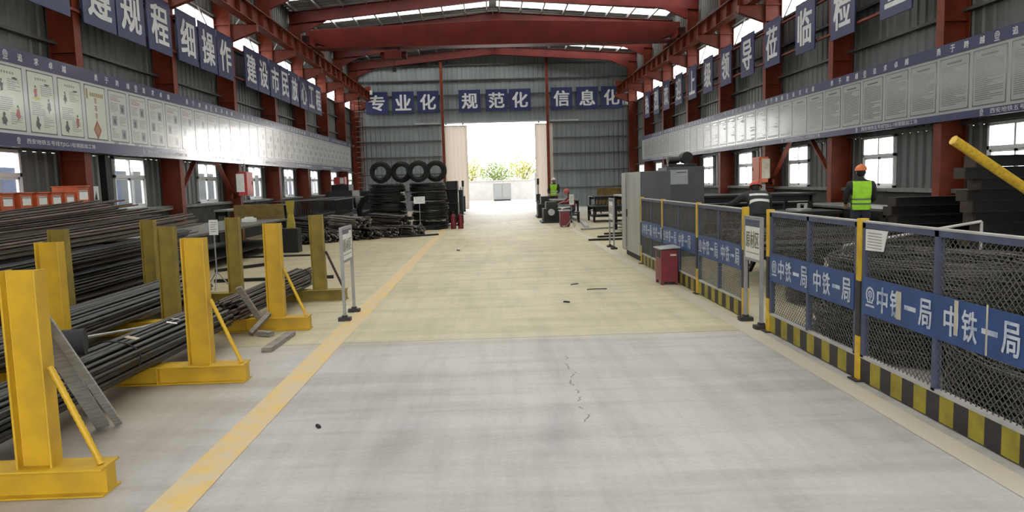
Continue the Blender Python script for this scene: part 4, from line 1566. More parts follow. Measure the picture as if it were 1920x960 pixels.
def bench(label, x0, x1, y0, y1, h, mt, under, group, seed, name='work_bench'):
    rnd = random.Random(seed)
    t = thing(name, label, 'work bench', ((x0 + x1) / 2, (y0 + y1) / 2, 0), 0, group)
    a, b = (x1 - x0) / 2, (y1 - y0) / 2
    MB().box((-a, -b, h - 0.05), (a, b, h)).build('top', mt, t, 0.005)
    for sx in (-1, 1):
        for sy in (-1, 1):
            MB().box((sx * (a - 0.06) - 0.04, sy * (b - 0.1) - 0.04, 0), (sx * (a - 0.06) + 0.04, sy * (b - 0.1) + 0.04, h - 0.05)).build('leg', 'dark', t)
    for ya in (-b + 0.06, b - 0.1):
        MB().box((-a + 0.05, ya, h - 0.17), (a - 0.05, ya + 0.04, h - 0.05)).build('apron', 'dark', t)
    if under:
        MB().box((-a + 0.03, -b + 0.06, 0.2), (a - 0.03, b - 0.06, 0.23)).build('shelf', 'dark', t)
    return t


BG = 'long work benches'
bench('dark work bench by the right wall, in front of the worker in the lime vest', 7.6, 8.7, 14.2, 18.2, 0.92, 'bench', True, BG, 1)
bench('dark work bench behind the bending worker, along the right wall', 5.3, 8.2, 18.6, 22.0, 0.95, 'dark', True, BG, 2)
bench('dark work bench near the cabinet, with a pale edge', 4.2, 7.2, 16.3, 17.9, 1.22, 'dark', True, BG, 3)
bench('far dark work bench along the right wall', 6.0, 8.3, 23.0, 27.5, 1.0, 'dark', True, BG, 4)


def machine(label, loc, parts, cat='machine', group=None, rz=0.0, name='bending_machine'):
    """parts: (part name, material, list of boxes or cylinders)."""
    t = thing(name, label, cat, loc, rz, group)
    for nm, mt, shp in parts:
        mb = MB()
        for s_ in shp:
            if s_[0] == 'b':
                mb.box(s_[1], s_[2])
            elif s_[0] == 'c':
                mb.cyl(s_[1], s_[2], s_[3], n=16)
            elif s_[0] == 't':
                mb.tube(s_[1], s_[2], n=6)
        mb.build(nm, mt, t, 0.006)
    return t


# grey control cabinet behind the tall one, and the machine head above it
machine('control cabinet with a pale grey front panel behind the tall grey cabinet', (3.98, 15.5, 0),
        [('body', 'steeldark', [('b', (-0.36, -0.3, 0.05), (0.42, 0.5, 1.86))]),
         ('panel', 'greypanel', [('b', (-0.30, -0.312, 1.50), (0.08, -0.301, 1.80))]),
         ('plinth', 'dark', [('b', (-0.34, -0.28, 0), (0.40, 0.48, 0.05))]),
         ('slot', 'dark', [('b', (-0.16, -0.318, 1.74), (0.04, -0.312, 1.755))])], 'control cabinet', name='control_cabinet')
machine('dark machine head with a round guard on top of the control cabinet', (3.98, 15.6, 1.862),
        [('base', 'dark', [('b', (-0.3, -0.25, 0), (0.3, 0.3, 0.06))]),
         ('motor', 'darkgreen', [('c', (-0.25, -0.1, 0.15), (-0.02, -0.1, 0.15), 0.07)]),
         ('guard', 'dark', [('c', (0.12, -0.22, 0.19), (0.12, 0.05, 0.19), 0.12)]),
         ('handle', 'galv', [('t', [(-0.3, -0.28, 0.02), (-0.34, -0.28, 0.2), (-0.3, -0.28, 0.28)], 0.012)])], 'machine', name='machine_head')
machine('dark bending machine between the mesh fence and the right wall', (5.9, 14.65, 0),
        [('body', 'darkgreen', [('b', (-0.8, -0.45, 0.08), (0.8, 0.45, 0.86))]),
         ('table', 'dark', [('b', (-0.9, -0.5, 0.86), (0.9, 0.5, 0.92))]),
         ('disc', 'galv', [('c', (0.2, -0.1, 0.92), (0.2, -0.1, 0.96), 0.24)]),
         ('pin', 'galv', [('c', (0.2, -0.1, 0.96), (0.2, -0.1, 1.06), 0.035)]), ('pin', 'galv', [('c', (0.34, -0.1, 0.96), (0.34, -0.1, 1.06), 0.035)]),
         ('foot', 'dark', [('b', (-0.8, -0.45, 0), (-0.6, 0.45, 0.08)), ('b', (0.6, -0.45, 0), (0.8, 0.45, 0.08))])])
machine('small grey vice and scrap on the bench near the right windows', (6.3, 17.2, 1.222),
        [('base', 'galv', [('b', (-0.12, -0.1, 0), (0.12, 0.1, 0.06))]),
         ('jaw', 'galv', [('b', (-0.1, -0.06, 0.06), (-0.02, 0.06, 0.2)), ('b', (0.03, -0.06, 0.06), (0.1, 0.06, 0.2))]),
         ('screw', 'dark', [('c', (0.1, 0, 0.12), (0.32, 0, 0.12), 0.018)])], 'vice', name='bench_vice')


def elec_box(label, x, y, z0, z1, s, mt, face, group=None):
    t = thing('electrical_box', label, 'electrical box', (x, y, z0), 0, group)
    h = z1 - z0
    MB().box((min(0, s * 0.26), -0.32, 0), (max(0, s * 0.26), 0.32, h)).build('body', mt, t, 0.006)
    MB().box((min(s * 0.26, s * 0.275), -0.30, 0.02), (max(s * 0.26, s * 0.275), 0.30, h - 0.02)).build('door', mt, t, 0.003)
    MB().box((-0.05 if s > 0 else -0.20, -0.325, 0.12), (0.20 if s > 0 else 0.05, -0.320, h - 0.06)).build('notice', face, t)
    MB().box((min(s * 0.275, s * 0.29), 0.22, h * 0.45), (max(s * 0.275, s * 0.29), 0.25, h * 0.6)).build('handle', 'dark', t)
    MB().cyl((s * 0.1, 0.1, h), (s * 0.1, 0.1, 2.48 - z0), 0.022, n=8).build('conduit', 'galv', t)
    return t


elec_box('red electrical box with a white sheet on the third left column', WL + 0.55, YL[3] - 0.0, 1.45, 2.20, 1, 'redplain', 'label')
elec_box('orange electrical box on the third right column above the bending worker', WR - 0.55, YR[3] - 0.1, 1.42, 2.20, -1, 'orange', 'tape')

# ================================================================== LEFT SIDE: BOXES, BENCHES
t = thing('box_shelf', 'long dark shelf along the left wall carrying the orange boxes', 'shelf', (-7.80, 12.0, 0))
MB().box((-0.28, -2.2, 1.24), (0.32, 2.0, 1.28)).build('top', 'dark', t)
for y in (-2.1, -0.7, 0.7, 1.9):
    for x in (-0.25, 0.28):
        MB().box((x - 0.025, y - 0.025, 0), (x + 0.025, y + 0.025, 1.24)).build('leg', 'dark', t)
MB().box((-0.25, -2.1, 0.5), (0.28, 1.9, 0.53)).box((-0.25, -2.1, 0.9), (0.28, 1.9, 0.93)).build('shelf', 'dark', t)


def orange_box(y, w, h, label):
    t = thing('welding_box', label, 'metal box', (-7.72, y, 1.281), 0, 'orange boxes on the left shelf')
    MB().box((-0.25, -w / 2, 0), (0.2, w / 2, h)).build('body', 'orange', t, 0.006)
    MB().box((-0.26, -w / 2 - 0.012, h), (0.225, w / 2 + 0.012, h + 0.02)).build('lid', 'orange', t)
    lo = MB().box((0.201, -w * 0.36, h * 0.52), (0.206, w * 0.36, h * 0.86)).build('label_sheet', 'label', t)
    MB().box((0.2065, -w * 0.36, h * 0.80), (0.208, w * 0.36, h * 0.85)).build('label_line', 'ink', lo)
    MB().cyl((0.2, 0, h * 0.12), (0.22, 0, h * 0.12), 0.022, n=10).build('lock', 'galv', t)
    MB().box((0.2, w * 0.40, 0.05), (0.212, w * 0.45, h - 0.05)).build('hinge', 'orange', t)
    return t


for i, y in enumerate((11.16, 11.76, 12.23, 12.67, 13.07, 13.48)):
    orange_box(y, 0.31, 0.40, 'orange metal box with white label on the left shelf, ' + ('at the photo edge', 'second from the left', 'third from the left', 'fourth from the left', 'fifth from the left', 'beside the taller one')[i])
orange_box(13.92, 0.40, 0.50, 'taller orange metal box at the right end of the left shelf')
ps = MB().box((-8.26, 15.42, 1.30), (-8.25, 15.87, 1.80), 0)
for k, (yy, zz, a, m_) in enumerate(((15.54, 1.62, 0.07, 1), (15.75, 1.60, 0.06, 2), (15.54, 1.42, 0.05, 3), (15.76, 1.42, 0.05, 1))):
    ps.add([(-8.249, yy - a, zz - a * 1.4), (-8.249, yy + a, zz - a * 1.4), (-8.249, yy + a * 0.2, zz + a * 1.6)], [(0, 1, 2)], m_)
ps.box((-8.30, 15.42, 0.0), (-8.26, 15.46, 1.8), 1)
ps.box((-8.30, 15.83, 0.0), (-8.26, 15.87, 1.8), 1)
tag(ps.build('poster_board', ['label', 'ink', 'darkgreen', 'hoardblue']), 'small white picture board on posts beside the taller orange box', 'poster board')
bp_ = MB().bar((-8.22, 16.15, 0), (-8.22, 16.10, 2.46), 0.14, 0.14)
tag(bp_.build('dark_post', 'dark'), 'black square post standing beside the left window by the orange boxes', 'post')

bench('long grey-topped work bench along the left wall behind the yellow racks', -7.5, -5.75, 13.9, 21.0, 0.80, 'bench', True, BG, 5)
bench('narrow pale ledge table under the left windows', -7.90, -7.5, 21.3, 27.5, 1.08, 'ledge', False, BG, 6)


def pole_sign(label, x, y, zt, w, h, rz=0.0, mt='label', tripod=True):
    t = thing('pole_sign', label, 'sign', (x, y, 0), rz, 'small white signs on poles')
    b = MB().box((-w / 2, -0.012, zt - h), (w / 2, 0.0, zt)).build('plate', mt, t)
    l = MB()
    for i in range(5):
        z = zt - h * (0.2 + 0.15 * i)
        l.add([(-w * 0.36, -0.0135, z), (w * (0.36 - 0.08 * (i % 3)), -0.0135, z), (w * (0.36 - 0.08 * (i % 3)), -0.0135, z + h * 0.05), (-w * 0.36, -0.0135, z + h * 0.05)], [(0, 1, 2, 3)])
    l.build('printed_lines', 'inkgrey', b)
    MB().cyl((0, 0.012, 0.25), (0, 0.012, zt - 0.02), 0.012, n=8).build('pole', 'grey', t)
    for k in range(3):
        a = k * 2.094 + 0.5
        MB().tube([(0, 0.012, 0.3), (0.22 * math.cos(a), 0.012 + 0.22 * math.sin(a), 0.01)], 0.010, n=6).build('leg', 'grey', t)
    return t


pole_sign('small white sign on a tripod pole among the left racks', -4.62, 12.4, 1.16, 0.14, 0.25, 0.2)
pole_sign('white sign plate on a pole before the far coil stacks', -2.55, 26.4, 1.22, 0.40, 0.25, 0.1)
pole_sign('grey sign on a pole beside the far maroon bin', 2.82, 26.0, 1.15, 0.17, 0.36, 0.3)
t = area_sign('sign_stand', 'tall narrow white sign stand beside the grey cabinet', 17.3, 17.9, 2.86, -1, 0.70, 1.17, 0.05, (0, -1, 0))

# the flared yellow stand and the brown board on the far end of the left bench
t = thing('yellow_stand', 'waisted yellow post standing beyond the left bench', 'post', (-5.17, 19.2, 0))
s_ = MB()
prof = [(0.09, 0.62), (0.085, 0.75), (0.06, 0.98), (0.085, 1.24), (0.095, 1.32)]
for (a, z0), (b, z1) in zip(prof[:-1], prof[1:]):
    s_.add([(-a, -a, z0), (a, -a, z0), (a, a, z0), (-a, a, z0), (-b, -b, z1), (b, -b, z1), (b, b, z1), (-b, b, z1)], [(0, 1, 5, 4), (1, 2, 6, 5), (2, 3, 7, 6), (3, 0, 4, 7)])
s_.box((-0.095, -0.095, 1.31), (0.095, 0.095, 1.325))
s_.build('post', 'stripeyellow', t)
MB().box((-0.2, -0.2, 0), (0.2, 0.2, 0.62)).build('pedestal', 'dark', t)
bd = MB().bar((-7.3, 21.25, 0.9), (-5.9, 21.25, 0.9), 0.03, 0.62, up=(0, -0.2, 1))
bd.box((-7.2, 21.25, 0), (-7.1, 21.35, 0.62)).box((-6.1, 21.25, 0), (-6.0, 21.35, 0.62))
tag(bd.build('board_panel', 'ply'), 'yellow-brown board standing at the end of the left bench', 'board')
tag(MB().box((-0.16, -0.12, 0), (0.16, 0.12, 0.10)).box((-0.10, -0.07, 0.10), (0.10, 0.07, 0.13)).build('tool_case', 'label', None, 0.01, (-6.3, 19.4, 0.80)), 'small white case on the left bench', 'case')


# ---- far left: cages, short bar bundles
def cage(label, loc, L, w, h, rz, group, mt='dark'):
    t = thing('rebar_cage', label, 'rebar cage', loc, rz, group)
    for sx in (-1, 1):
        for z in (0.02, h):
            MB().tube([(sx * w / 2, -L / 2, z), (sx * w / 2, L / 2, z)], 0.016, n=6).build('long_bar', mt, t)
    k = 16
    for i in range(k):
        y = -L / 2 + 0.1 + (L - 0.2) * i / (k - 1)
        MB().tube([(-w / 2, y, 0.02), (w / 2, y, 0.02), (w / 2, y, h), (-w / 2, y, h)], 0.011, n=5, closed=True).build('hoop', mt, t)
    zz = MB()
    pts = []
    for i in range(k * 2):
        y = -L / 2 + 0.1 + (L - 0.2) * i / (k * 2 - 1)
        pts.append((w / 2, y, 0.02 if i % 2 else h))
    zz.tube(pts, 0.010, n=5).build('lacing', mt, t)
    return t


CG = 'dark rebar cages at the far left'
for i, (x, y, z, lb) in enumerate(((-6.9, 26.6, 0, 'on the floor nearest the left wall'), (-6.9, 26.6, 0.62, 'stacked on the cage nearest the left wall'), (-5.75, 26.8, 0, 'on the floor beside the coil stacks'), (-5.75, 26.8, 0.62, 'stacked beside the upright coil'),
                                   (-6.9, 30.9, 0, 'on the floor behind the others'), (-6.9, 30.9, 0.62, 'stacked at the back'), (-5.7, 30.9, 0, 'low at the back by the end wall'), (-5.7, 30.9, 0.62, 'high at the back by the end wall'))):
    cage('dark rebar cage at the far left, ' + lb, (x, y, z), 3.8, 0.9, 0.58, random.uniform(-.04, .04), CG)
machine('dark green machine body behind the rebar cages at the far left', (-7.0, 30.9+4.5, 0), [('body', 'darkgreen', [('b', (-0.6, -1, 0.05), (0.6, 1, 1.45))]), ('top_housing', 'dark', [('b', (-0.4, -0.7, 1.45), (0.4, 0.5, 1.75))]), ('plinth', 'dark', [('b', (-0.65, -1.05, 0), (0.65, 1.05, 0.05))]), ('wheel', 'dark', [('c', (0.6, -0.4, 0.9), (0.68, -0.4, 0.9), 0.3)])])
machine('dark machine cabinet right of the green machine at the far left', (-5.0, 34.6, 0), [('body', 'dark', [('b', (-0.9, -0.8, 0.05), (0.9, 0.8, 1.35))]), ('lid', 'darkgreen', [('b', (-0.95, -0.85, 1.35), (0.95, 0.85, 1.42))]), ('plinth', 'dark', [('b', (-0.85, -0.75, 0), (0.85, 0.75, 0.05))])])
machine('red and white box on top of the far left machines', (-7.0, 35.1, 1.752), [('body', 'redplain', [('b', (-0.3, -0.25, 0), (0.2, 0.25, 0.34))]), ('sheet', 'label', [('b', (-0.02, -0.256, 0.04), (0.16, -0.251, 0.30))])], 'box', name='warning_box')

spots = [(-6.5 + 0.56 * q, 22.0 + 0.46 * q, 0.0, -0.68) for q in range(1, 6)] + [(-3.0, 24.9, 0.0, -0.68)] + [(-5.66, 22.7, 0.375, -0.68), (-4.54, 23.6, 0.375, -0.68), (-3.4, 24.55, 0.375, -0.68)]
words_ = ('leftmost on the floor', 'second from left on the floor', 'third from left on the floor', 'third from right on the floor', 'second from right on the floor', 'rightmost on the floor', 'left one on top', 'middle one on top', 'right one on top')
for i, (x, y, z, a) in enumerate(spots):
    tt = bundle('bundle of short bars, far left heap, ' + words_[i], 'bar bundle', 'bundles of short cut bars', 0, -1.0, 1.0, 0, 0.27, 0.165, 0.028, ['bargrey' if i in (1, 3, 4, 5, 7, 8) else 'dark', 'rebar', 'bargrey' if i in (2, 5, 7) else 'dark', 'rust2'], 0.03, 200 + i, loose=1.6, name='bar_bundle', ties=(0.35, 0.7), stagger=0.12)
    tt.location = (x, y, z + 0.005)
    tt.rotation_euler = (0, 0, -a)
batten('flat_bar', 'long dark flat bar on the floor before the far coil stacks', (-3.2, 23.2, 0.03), (-1.75, 23.9, 0.03), 0.12, 0.05, 'dark', 'steel bar')
batten('flat_bar', 'dark bar on the floor beyond the left bench', (-6.3, 17.9, 0.02), (-4.35, 18.0, 0.02), 0.10, 0.04, 'dark', 'steel bar')
batten('flat_bar', 'dark pipe lying on the floor behind the third yellow rack', (-5.0, 13.3, 0.03), (-2.9, 13.4, 0.03), 0.06, 0.06, 'dark', 'steel bar')
batten('flat_bar', 'slanted dark bar under the left bench edge', (-5.6, 15.0, 0.03), (-4.7, 16.2, 0.04), 0.07, 0.06, 'dark', 'steel bar')

# tool rack, cylinders and posts beside the door, left
machine('dark tool rack with papers at the right end of the far coil stacks', (-1.55, 29.6, 0),
        [('side', 'dark', [('b', (-0.25, -0.5, 0), (-0.2, 0.5, 1.75)), ('b', (0.2, -0.5, 0), (0.25, 0.5, 1.75))]),
         ('shelf', 'dark', [('b', (-0.2, -0.5, 0.3), (0.2, 0.5, 0.34)), ('b', (-0.2, -0.5, 0.85), (0.2, 0.5, 0.89)), ('b', (-0.2, -0.5, 1.4), (0.2, 0.5, 1.44))]),
         ('back', 'darkgreen', [('b', (-0.2, 0.46, 0.05), (0.2, 0.5, 1.75))]),
         ('paper', 'label', [('b', (0.251, -0.3, 0.9), (0.256, 0.0, 1.3))])], 'tool rack', name='tool_rack')


def extinguisher(label, x, y):
    t = thing('fire_extinguisher', label, 'fire extinguisher', (x, y, 0), 0, 'fire extinguishers at the far left')
    b = MB().cyl((0, 0, 0), (0, 0, 0.48), 0.10, n=16).cyl((0, 0, 0.48), (0, 0, 0.56), 0.10, 0.035, n=16)
    b.build('cylinder', 'maroon', t)
    MB().cyl((0, 0, 0.56), (0, 0, 0.62), 0.03, n=10).box((-0.02, -0.1, 0.61), (0.02, 0.05, 0.64)).build('valve', 'dark', t)
    MB().tube([(0, -0.04, 0.6), (0.1, -0.1, 0.5), (0.11, -0.08, 0.2)], 0.014, n=6).build('hose', 'dark', t)


extinguisher('dark red fire extinguisher at the foot of the far coil stacks, left one', -1.40, 27.0)
extinguisher('dark red fire extinguisher at the foot of the far coil stacks, right one', -1.14, 27.05)
machine('dark gas cylinder rack beside the left door leaf', (-1.75, 39.5, 0),
        [('cylinder', 'dark', [('c', (-0.15, 0, 0.02), (-0.15, 0, 1.3), 0.12)]), ('cylinder', 'darkgreen', [('c', (0.15, 0.05, 0.02), (0.15, 0.05, 1.3), 0.12)]), ('neck', 'galv', [('c', (-0.15, 0, 1.3), (-0.15, 0, 1.45), 0.04), ('c', (0.15, 0.05, 1.3), (0.15, 0.05, 1.45), 0.04)]), ('base', 'dark', [('b', (-0.35, -0.25, 0), (0.35, 0.3, 0.02))])], 'gas cylinders', name='gas_cylinder_rack')
for i, (x, y, lb) in enumerate(((-1.62, 43.2, 'slim dark post at the left edge of the far doorway'), (2.75, 43.2, 'slim dark post at the right edge of the far doorway'))):
    t = thing('door_post', lb, 'post', (x, y, 0), 0, 'doorway posts')
    MB().cyl((0, 0, 0), (0, 0, 0.9), 0.13, n=12).build('base', 'dark', t)
    MB().cyl((0, 0, 0.9), (0, 0, 1.45), 0.05, n=10).build('shaft', 'greypanel', t)
    MB().cyl((0, 0, 1.45), (0, 0, 1.8), 0.07, n=10).build('head', 'dark', t)

# caged ladder in the far left corner
t = thing('wall_ladder', 'red caged wall ladder beside the far left corner column', 'ladder', (WL + 0.85, 44.6, 0))
for x in (-0.22, 0.22):
    MB().box((x - 0.02, -0.02, 0), (x + 0.02, 0.02, 7.0)).build('stile', 'red', t)
for i in range(22):
    MB().cyl((-0.22, 0, 0.35 + i * 0.3), (0.22, 0, 0.35 + i * 0.3), 0.014, n=6).build('rung', 'galv', t)
for i in range(6):
    z = 2.4 + i * 0.8
    h_ = MB()
    h_.tube([(-0.22 - 0.12 * math.sin(math.pi * u / 10), 0, z) if False else (0.34 * math.cos(math.pi * (1 + u / 10)), -0.55 * math.sin(math.pi * u / 10), z) for u in range(11)], 0.016, n=6)
    h_.build('cage_hoop', 'red', t)

# ================================================================== FAR RIGHT: BENCHES AND MACHINES
machine('dark cutting machine nearest the right side of the far doorway', (2.45, 33.8, 0),
        [('body', 'dark', [('b', (-0.35, -0.6, 0.1), (0.35, 0.6, 0.62))]), ('head', 'darkgreen', [('b', (-0.2, -0.3, 0.62), (0.25, 0.4, 0.95))]), ('wheel', 'dark', [('c', (-0.36, -0.2, 0.5), (-0.3, -0.2, 0.5), 0.26)]), ('foot', 'dark', [('b', (-0.4, -0.65, 0), (0.4, 0.65, 0.1))]), ('plate', 'label', [('b', (-0.05, -0.606, 0.3), (0.02, -0.601, 0.55))])], name='cutting_machine')
bench('far dark work bench by the doorway with the white-helmeted worker', 2.55, 3.6, 30.2, 33.0, 0.85, 'bench', True, BG, 8)
machine('dark threading machine on the aisle side of the far right bench', (2.35, 29.6, 0),
        [('body', 'dark', [('b', (-0.3, -0.5, 0.06), (0.4, 0.5, 0.55))]), ('chuck', 'galv', [('c', (0.0, -0.62, 0.42), (0.0, -0.5, 0.42), 0.13)]), ('tray', 'dark', [('b', (-0.4, -0.7, 0), (0.5, 0.6, 0.06))]), ('head', 'darkgreen', [('b', (-0.18, -0.3, 0.55), (0.25, 0.35, 0.82))])], name='threading_machine')
machine('far maroon metal bin on the right of the aisle', (2.6, 26.4, 0),
        [('body', 'maroon', [('b', (-0.17, -0.22, 0.05), (0.17, 0.22, 0.56))]), ('lid', 'greypanel', [('b', (-0.2, -0.25, 0.56), (0.2, 0.25, 0.60))]), ('foot', 'maroon', [('b', (-0.15, -0.2, 0), (-0.1, 0.2, 0.05)), ('b', (0.1, -0.2, 0), (0.15, 0.2, 0.05))])], 'waste bin', name='waste_bin')
bench('long low dark bench on the right beyond the floor bars', 3.9, 6.6, 28.4, 30.2, 0.62, 'dark', True, BG, 9)
cage('dark rebar cage lying on the far right bench', (5.25, 29.2, 0.622), 2.4, 0.7, 0.35, math.pi / 2, None)
bench('dark bench farthest right before the end wall', 4.6, 7.6, 33.0, 35.0, 0.9, 'dark', True, BG, 10)
bd = MB().bar((5.15, 36.0, 0.75), (6.45, 36.0, 0.75), 0.04, 0.95, up=(0, -0.15, 1))
bd.box((5.3, 36.0, 0), (5.38, 36.1, 0.5)).box((6.2, 36.0, 0), (6.28, 36.1, 0.5))
tag(bd.build('board_panel', 'ply'), 'yellow-brown board standing before the end wall at right', 'board')
batten('steel_channel', 'grey steel channel on the floor pointing at the camera, right of the aisle', (3.6, 29.9, 0.04), (3.28, 25.5, 0.04), 0.16, 0.08, 'galv', 'steel bar')
batten('steel_channel', 'pale steel channel lying across the floor beyond the grey cabinet', (2.95, 24.3, 0.03), (4.9, 25.0, 0.03), 0.12, 0.06, 'galv', 'steel bar')
batten('steel_channel', 'dark angle bar on the floor nearest the tall sign stand', (2.6, 19.9, 0.03), (4.6, 20.0, 0.03), 0.08, 0.05, 'dark', 'steel bar')
batten('steel_channel', 'dark angle bar second from the tall sign stand', (3.0, 20.9, 0.03), (4.7, 21.4, 0.03), 0.08, 0.05, 'dark', 'steel bar')
batten('steel_channel', 'short dark bar farther behind the tall sign stand', (3.35, 22.0, 0.03), (4.9, 22.2, 0.03), 0.08, 0.05, 'dark', 'steel bar')
bench('dark table partly hidden behind the tall grey cabinet', 4.0, 6.0, 22.6, 24.2, 1.15, 'galv', True, BG, 11)

# litter on the floor
for i, (x, y, L, a, lb) in enumerate(((1.55, 11.0, 0.30, 1.3, 'thin twig of wire on the floor right of the aisle centre'), (1.28, 11.6, 0.16, 1.9, 'short wire scrap on the floor beside the longer one'), (-0.85, 18.2, 0.12, 0.3, 'tiny dark scrap on the aisle floor, left of centre'), (0.98, 9.9, 0.09, 0.6, 'tiny dark stone on the aisle floor, right of centre'), (-1.24, 5.0, 0.05, 0.2, 'dark crumb on the floor beside the yellow line'))):
    m_ = MB().tube([(-L / 2, 0, 0.008), (-L * 0.1, L * 0.04, 0.010), (L / 2, -L * 0.03, 0.008)], 0.007 if L > 0.13 else 0.014, n=6)
    o = m_.build('floor_scrap', 'dark', None, 0, (x, y, 0))
    o.rotation_euler = (0, 0, a - 1.2)
    tag(o, lb, 'scrap')


# ================================================================== PEOPLE
def person(label, loc, rz, J, mats, vest=None, bands=(), helmet='helmet', head_dir=(0, 1, 0), extra_parts=None):
    """A worker. J: joint positions (local, facing +Y). mats: jacket, trousers, boots materials."""
    t = thing('person', label, 'person', loc, rz)
    V = Vector
    names = ['pelvis', 'spine', 'chest', 'neck', 'head0', 'shL', 'elL', 'wrL', 'shR', 'elR', 'wrR', 'hipL', 'knL', 'anL', 'toL', 'hipR', 'knR', 'anR', 'toR']
    rad = {'pelvis': (.155, .115), 'spine': (.145, .105), 'chest': (.165, .12), 'neck': (.062, .062), 'head0': (.058, .058),
           'shL': (.078, .078), 'elL': (.056, .056), 'wrL': (.038, .036), 'hipL': (.098, .098), 'knL': (.07, .07), 'anL': (.05, .05), 'toL': (.045, .038)}
    for k in list(rad):
        if k.endswith('L') and k[:2] in ('sh', 'el', 'wr', 'hi', 'kn', 'an', 'to'):
            rad[k[:-1] + 'R'] = rad[k]
    E = [('pelvis', 'spine'), ('spine', 'chest'), ('chest', 'neck'), ('neck', 'head0'), ('chest', 'shL'), ('shL', 'elL'), ('elL', 'wrL'), ('chest', 'shR'), ('shR', 'elR'), ('elR', 'wrR'),
         ('pelvis', 'hipL'), ('hipL', 'knL'), ('knL', 'anL'), ('anL', 'toL'), ('pelvis', 'hipR'), ('hipR', 'knR'), ('knR', 'anR'), ('anR', 'toR')]
    me = bpy.data.meshes.new('skeleton')
    me.from_pydata([J[n] for n in names], [(names.index(a), names.index(b)) for a, b in E], [])
    o = bpy.data.objects.new('skeleton', me)
    COL.objects.link(o)
    o.modifiers.new('skin', 'SKIN')
    sk = me.skin_vertices[0].data if me.skin_vertices else None
    if sk is None:
        bm = bmesh.new()
        bm.from_mesh(me)
        bm.verts.layers.skin.verify()
        bm.to_mesh(me)
        bm.free()
        sk = me.skin_vertices[0].data
    for i, n in enumerate(names):
        sk[i].radius = rad[n]
        sk[i].use_root = (n == 'pelvis')
    ss = o.modifiers.new('sub', 'SUBSURF')
    ss.levels = ss.render_levels = 2
    bpy.context.view_layer.update()
    dg = bpy.context.evaluated_depsgraph_get()
    body = bpy.data.meshes.new_from_object(o.evaluated_get(dg), depsgraph=dg)
    COL.objects.unlink(o)

    def seg_d(p, a, b):
        a, b = V(J[a]), V(J[b])
        d = b - a
        u = max(0, min(1, (p - a).dot(d) / d.dot(d)))
        return (p - a - d * u).length, u

    def part_of(p):
        best = min(E, key=lambda e: seg_d(p, *e)[0] - 0.6 * (rad[e[0]][0] + rad[e[1]][0]) / 2)
        return best, seg_d(p, *best)[1]
    mb = MB()
    verts = [v.co.copy() for v in body.vertices]
    fm = []
    torso_faces = []
    for p in body.polygons:
        e, u = part_of(p.center)
        k = e[1]
        if k in ('neck',):
            m_ = 0
        elif k == 'head0':
            m_ = 3
        elif k[:2] in ('hi', 'kn'):
            m_ = 1
        elif k[:2] == 'an':
            m_ = 1 if u < 0.85 else 2
        elif k[:2] == 'to':
            m_ = 2
        else:
            m_ = 0
        fm.append(m_)
        if k in ('spine', 'chest', 'neck') and m_ == 0 or k in ('shL', 'shR') or (k in ('hipL', 'hipR') and p.center.z > V(J['pelvis']).z - 0.12):
            torso_faces.append(tuple(p.vertices))
    for p, m_ in zip(body.polygons, fm):
        pass
    mb.v = [tuple(v) for v in verts]
    mb.f = [tuple(p.vertices) for p in body.polygons]
    mb.m = fm
    mb.sm = [True] * len(fm)
    norms = [v.normal.copy() for v in body.vertices]
    # head with a face
    hd = V(head_dir).normalized()
    up0 = (V(J['head0']) - V(J['neck'])).normalized()
    side = hd.cross(up0).normalized()
    up = side.cross(hd).normalized()
    hc = V(J['head0']) + up * 0.085 + hd * 0.02
    start = len(mb.v)

    def warp(q):
        q = q.copy()
        if q.y > 0:
            q.x *= 1 - 0.14 * q.y
        if q.z < -0.1:
            q.x *= 1 - 0.22 * (-q.z - 0.1)
            q.y *= 1 - 0.05 * (-q.z)
        if q.y > 0.75 and 0.05 < q.z < 0.3 and 0.15 < abs(q.x) < 0.5:
            q.y -= 0.07
        return q
    mb.ball((0, 0, 0), 0.077, 0.098, 0.118, 18, 14, 3, warp)
    mb.add([(-.012, .088, -.02), (.012, .088, -.02), (.015, .094, -.045), (-.015, .094, -.045), (0, .120, -.042), (0, .095, .02)], [(0, 3, 4, 5), (1, 5, 4, 2), (3, 2, 4)], 3, True)
    for sx in (-1, 1):
        mb.ball((sx * 0.078, -0.005, -0.012), 0.012, 0.022, 0.034, 8, 6, 3)
        mb.ball((sx * 0.030, 0.083, 0.010), 0.011, 0.008, 0.007, 8, 6, 4)
    mb.box((-.024, .083, -.068), (.024, .088, -.061), 5)
    R = Matrix((side, hd, up)).transposed().to_4x4()
    mb.xform(Matrix.Translation(hc) @ R, start)
    # hands: palm, four fingers and thumb
    for sfx, sg in (('L', -1), ('R', 1)):
        wr, el = V(J['wr' + sfx]), V(J['el' + sfx])
        d = (wr - el).normalized()
        aside = V((0, 0, 1)) if abs(d.z) < 0.8 else V((0, 1, 0))
        a = d.cross(aside).normalized()
        nrm = a.cross(d).normalized()
        st = len(mb.v)
        mb.ball((0, 0.045, 0), 0.038, 0.055, 0.017, 10, 7, 3)
        for i, L in enumerate((0.068, 0.078, 0.074, 0.058)):
            x = -0.028 + 0.0187 * i
            mb.tube([(x, 0.075, 0), (x * 1.15, 0.075 + L * .45, -0.006), (x * 1.2, 0.075 + L * .75, -0.020), (x * 1.2, 0.075 + L * .95, -0.038)], [0.0095, 0.009, 0.008, 0.0065], n=7, m=3)
        mb.tube([(-0.028 * sg, 0.02, 0), (-0.055 * sg, 0.05, -0.008), (-0.058 * sg, 0.085, -0.018)], [0.012, 0.0105, 0.008], n=7, m=3)
        mb.xform(Matrix.Translation(wr) @ Matrix((a, d, nrm)).transposed().to_4x4(), st)
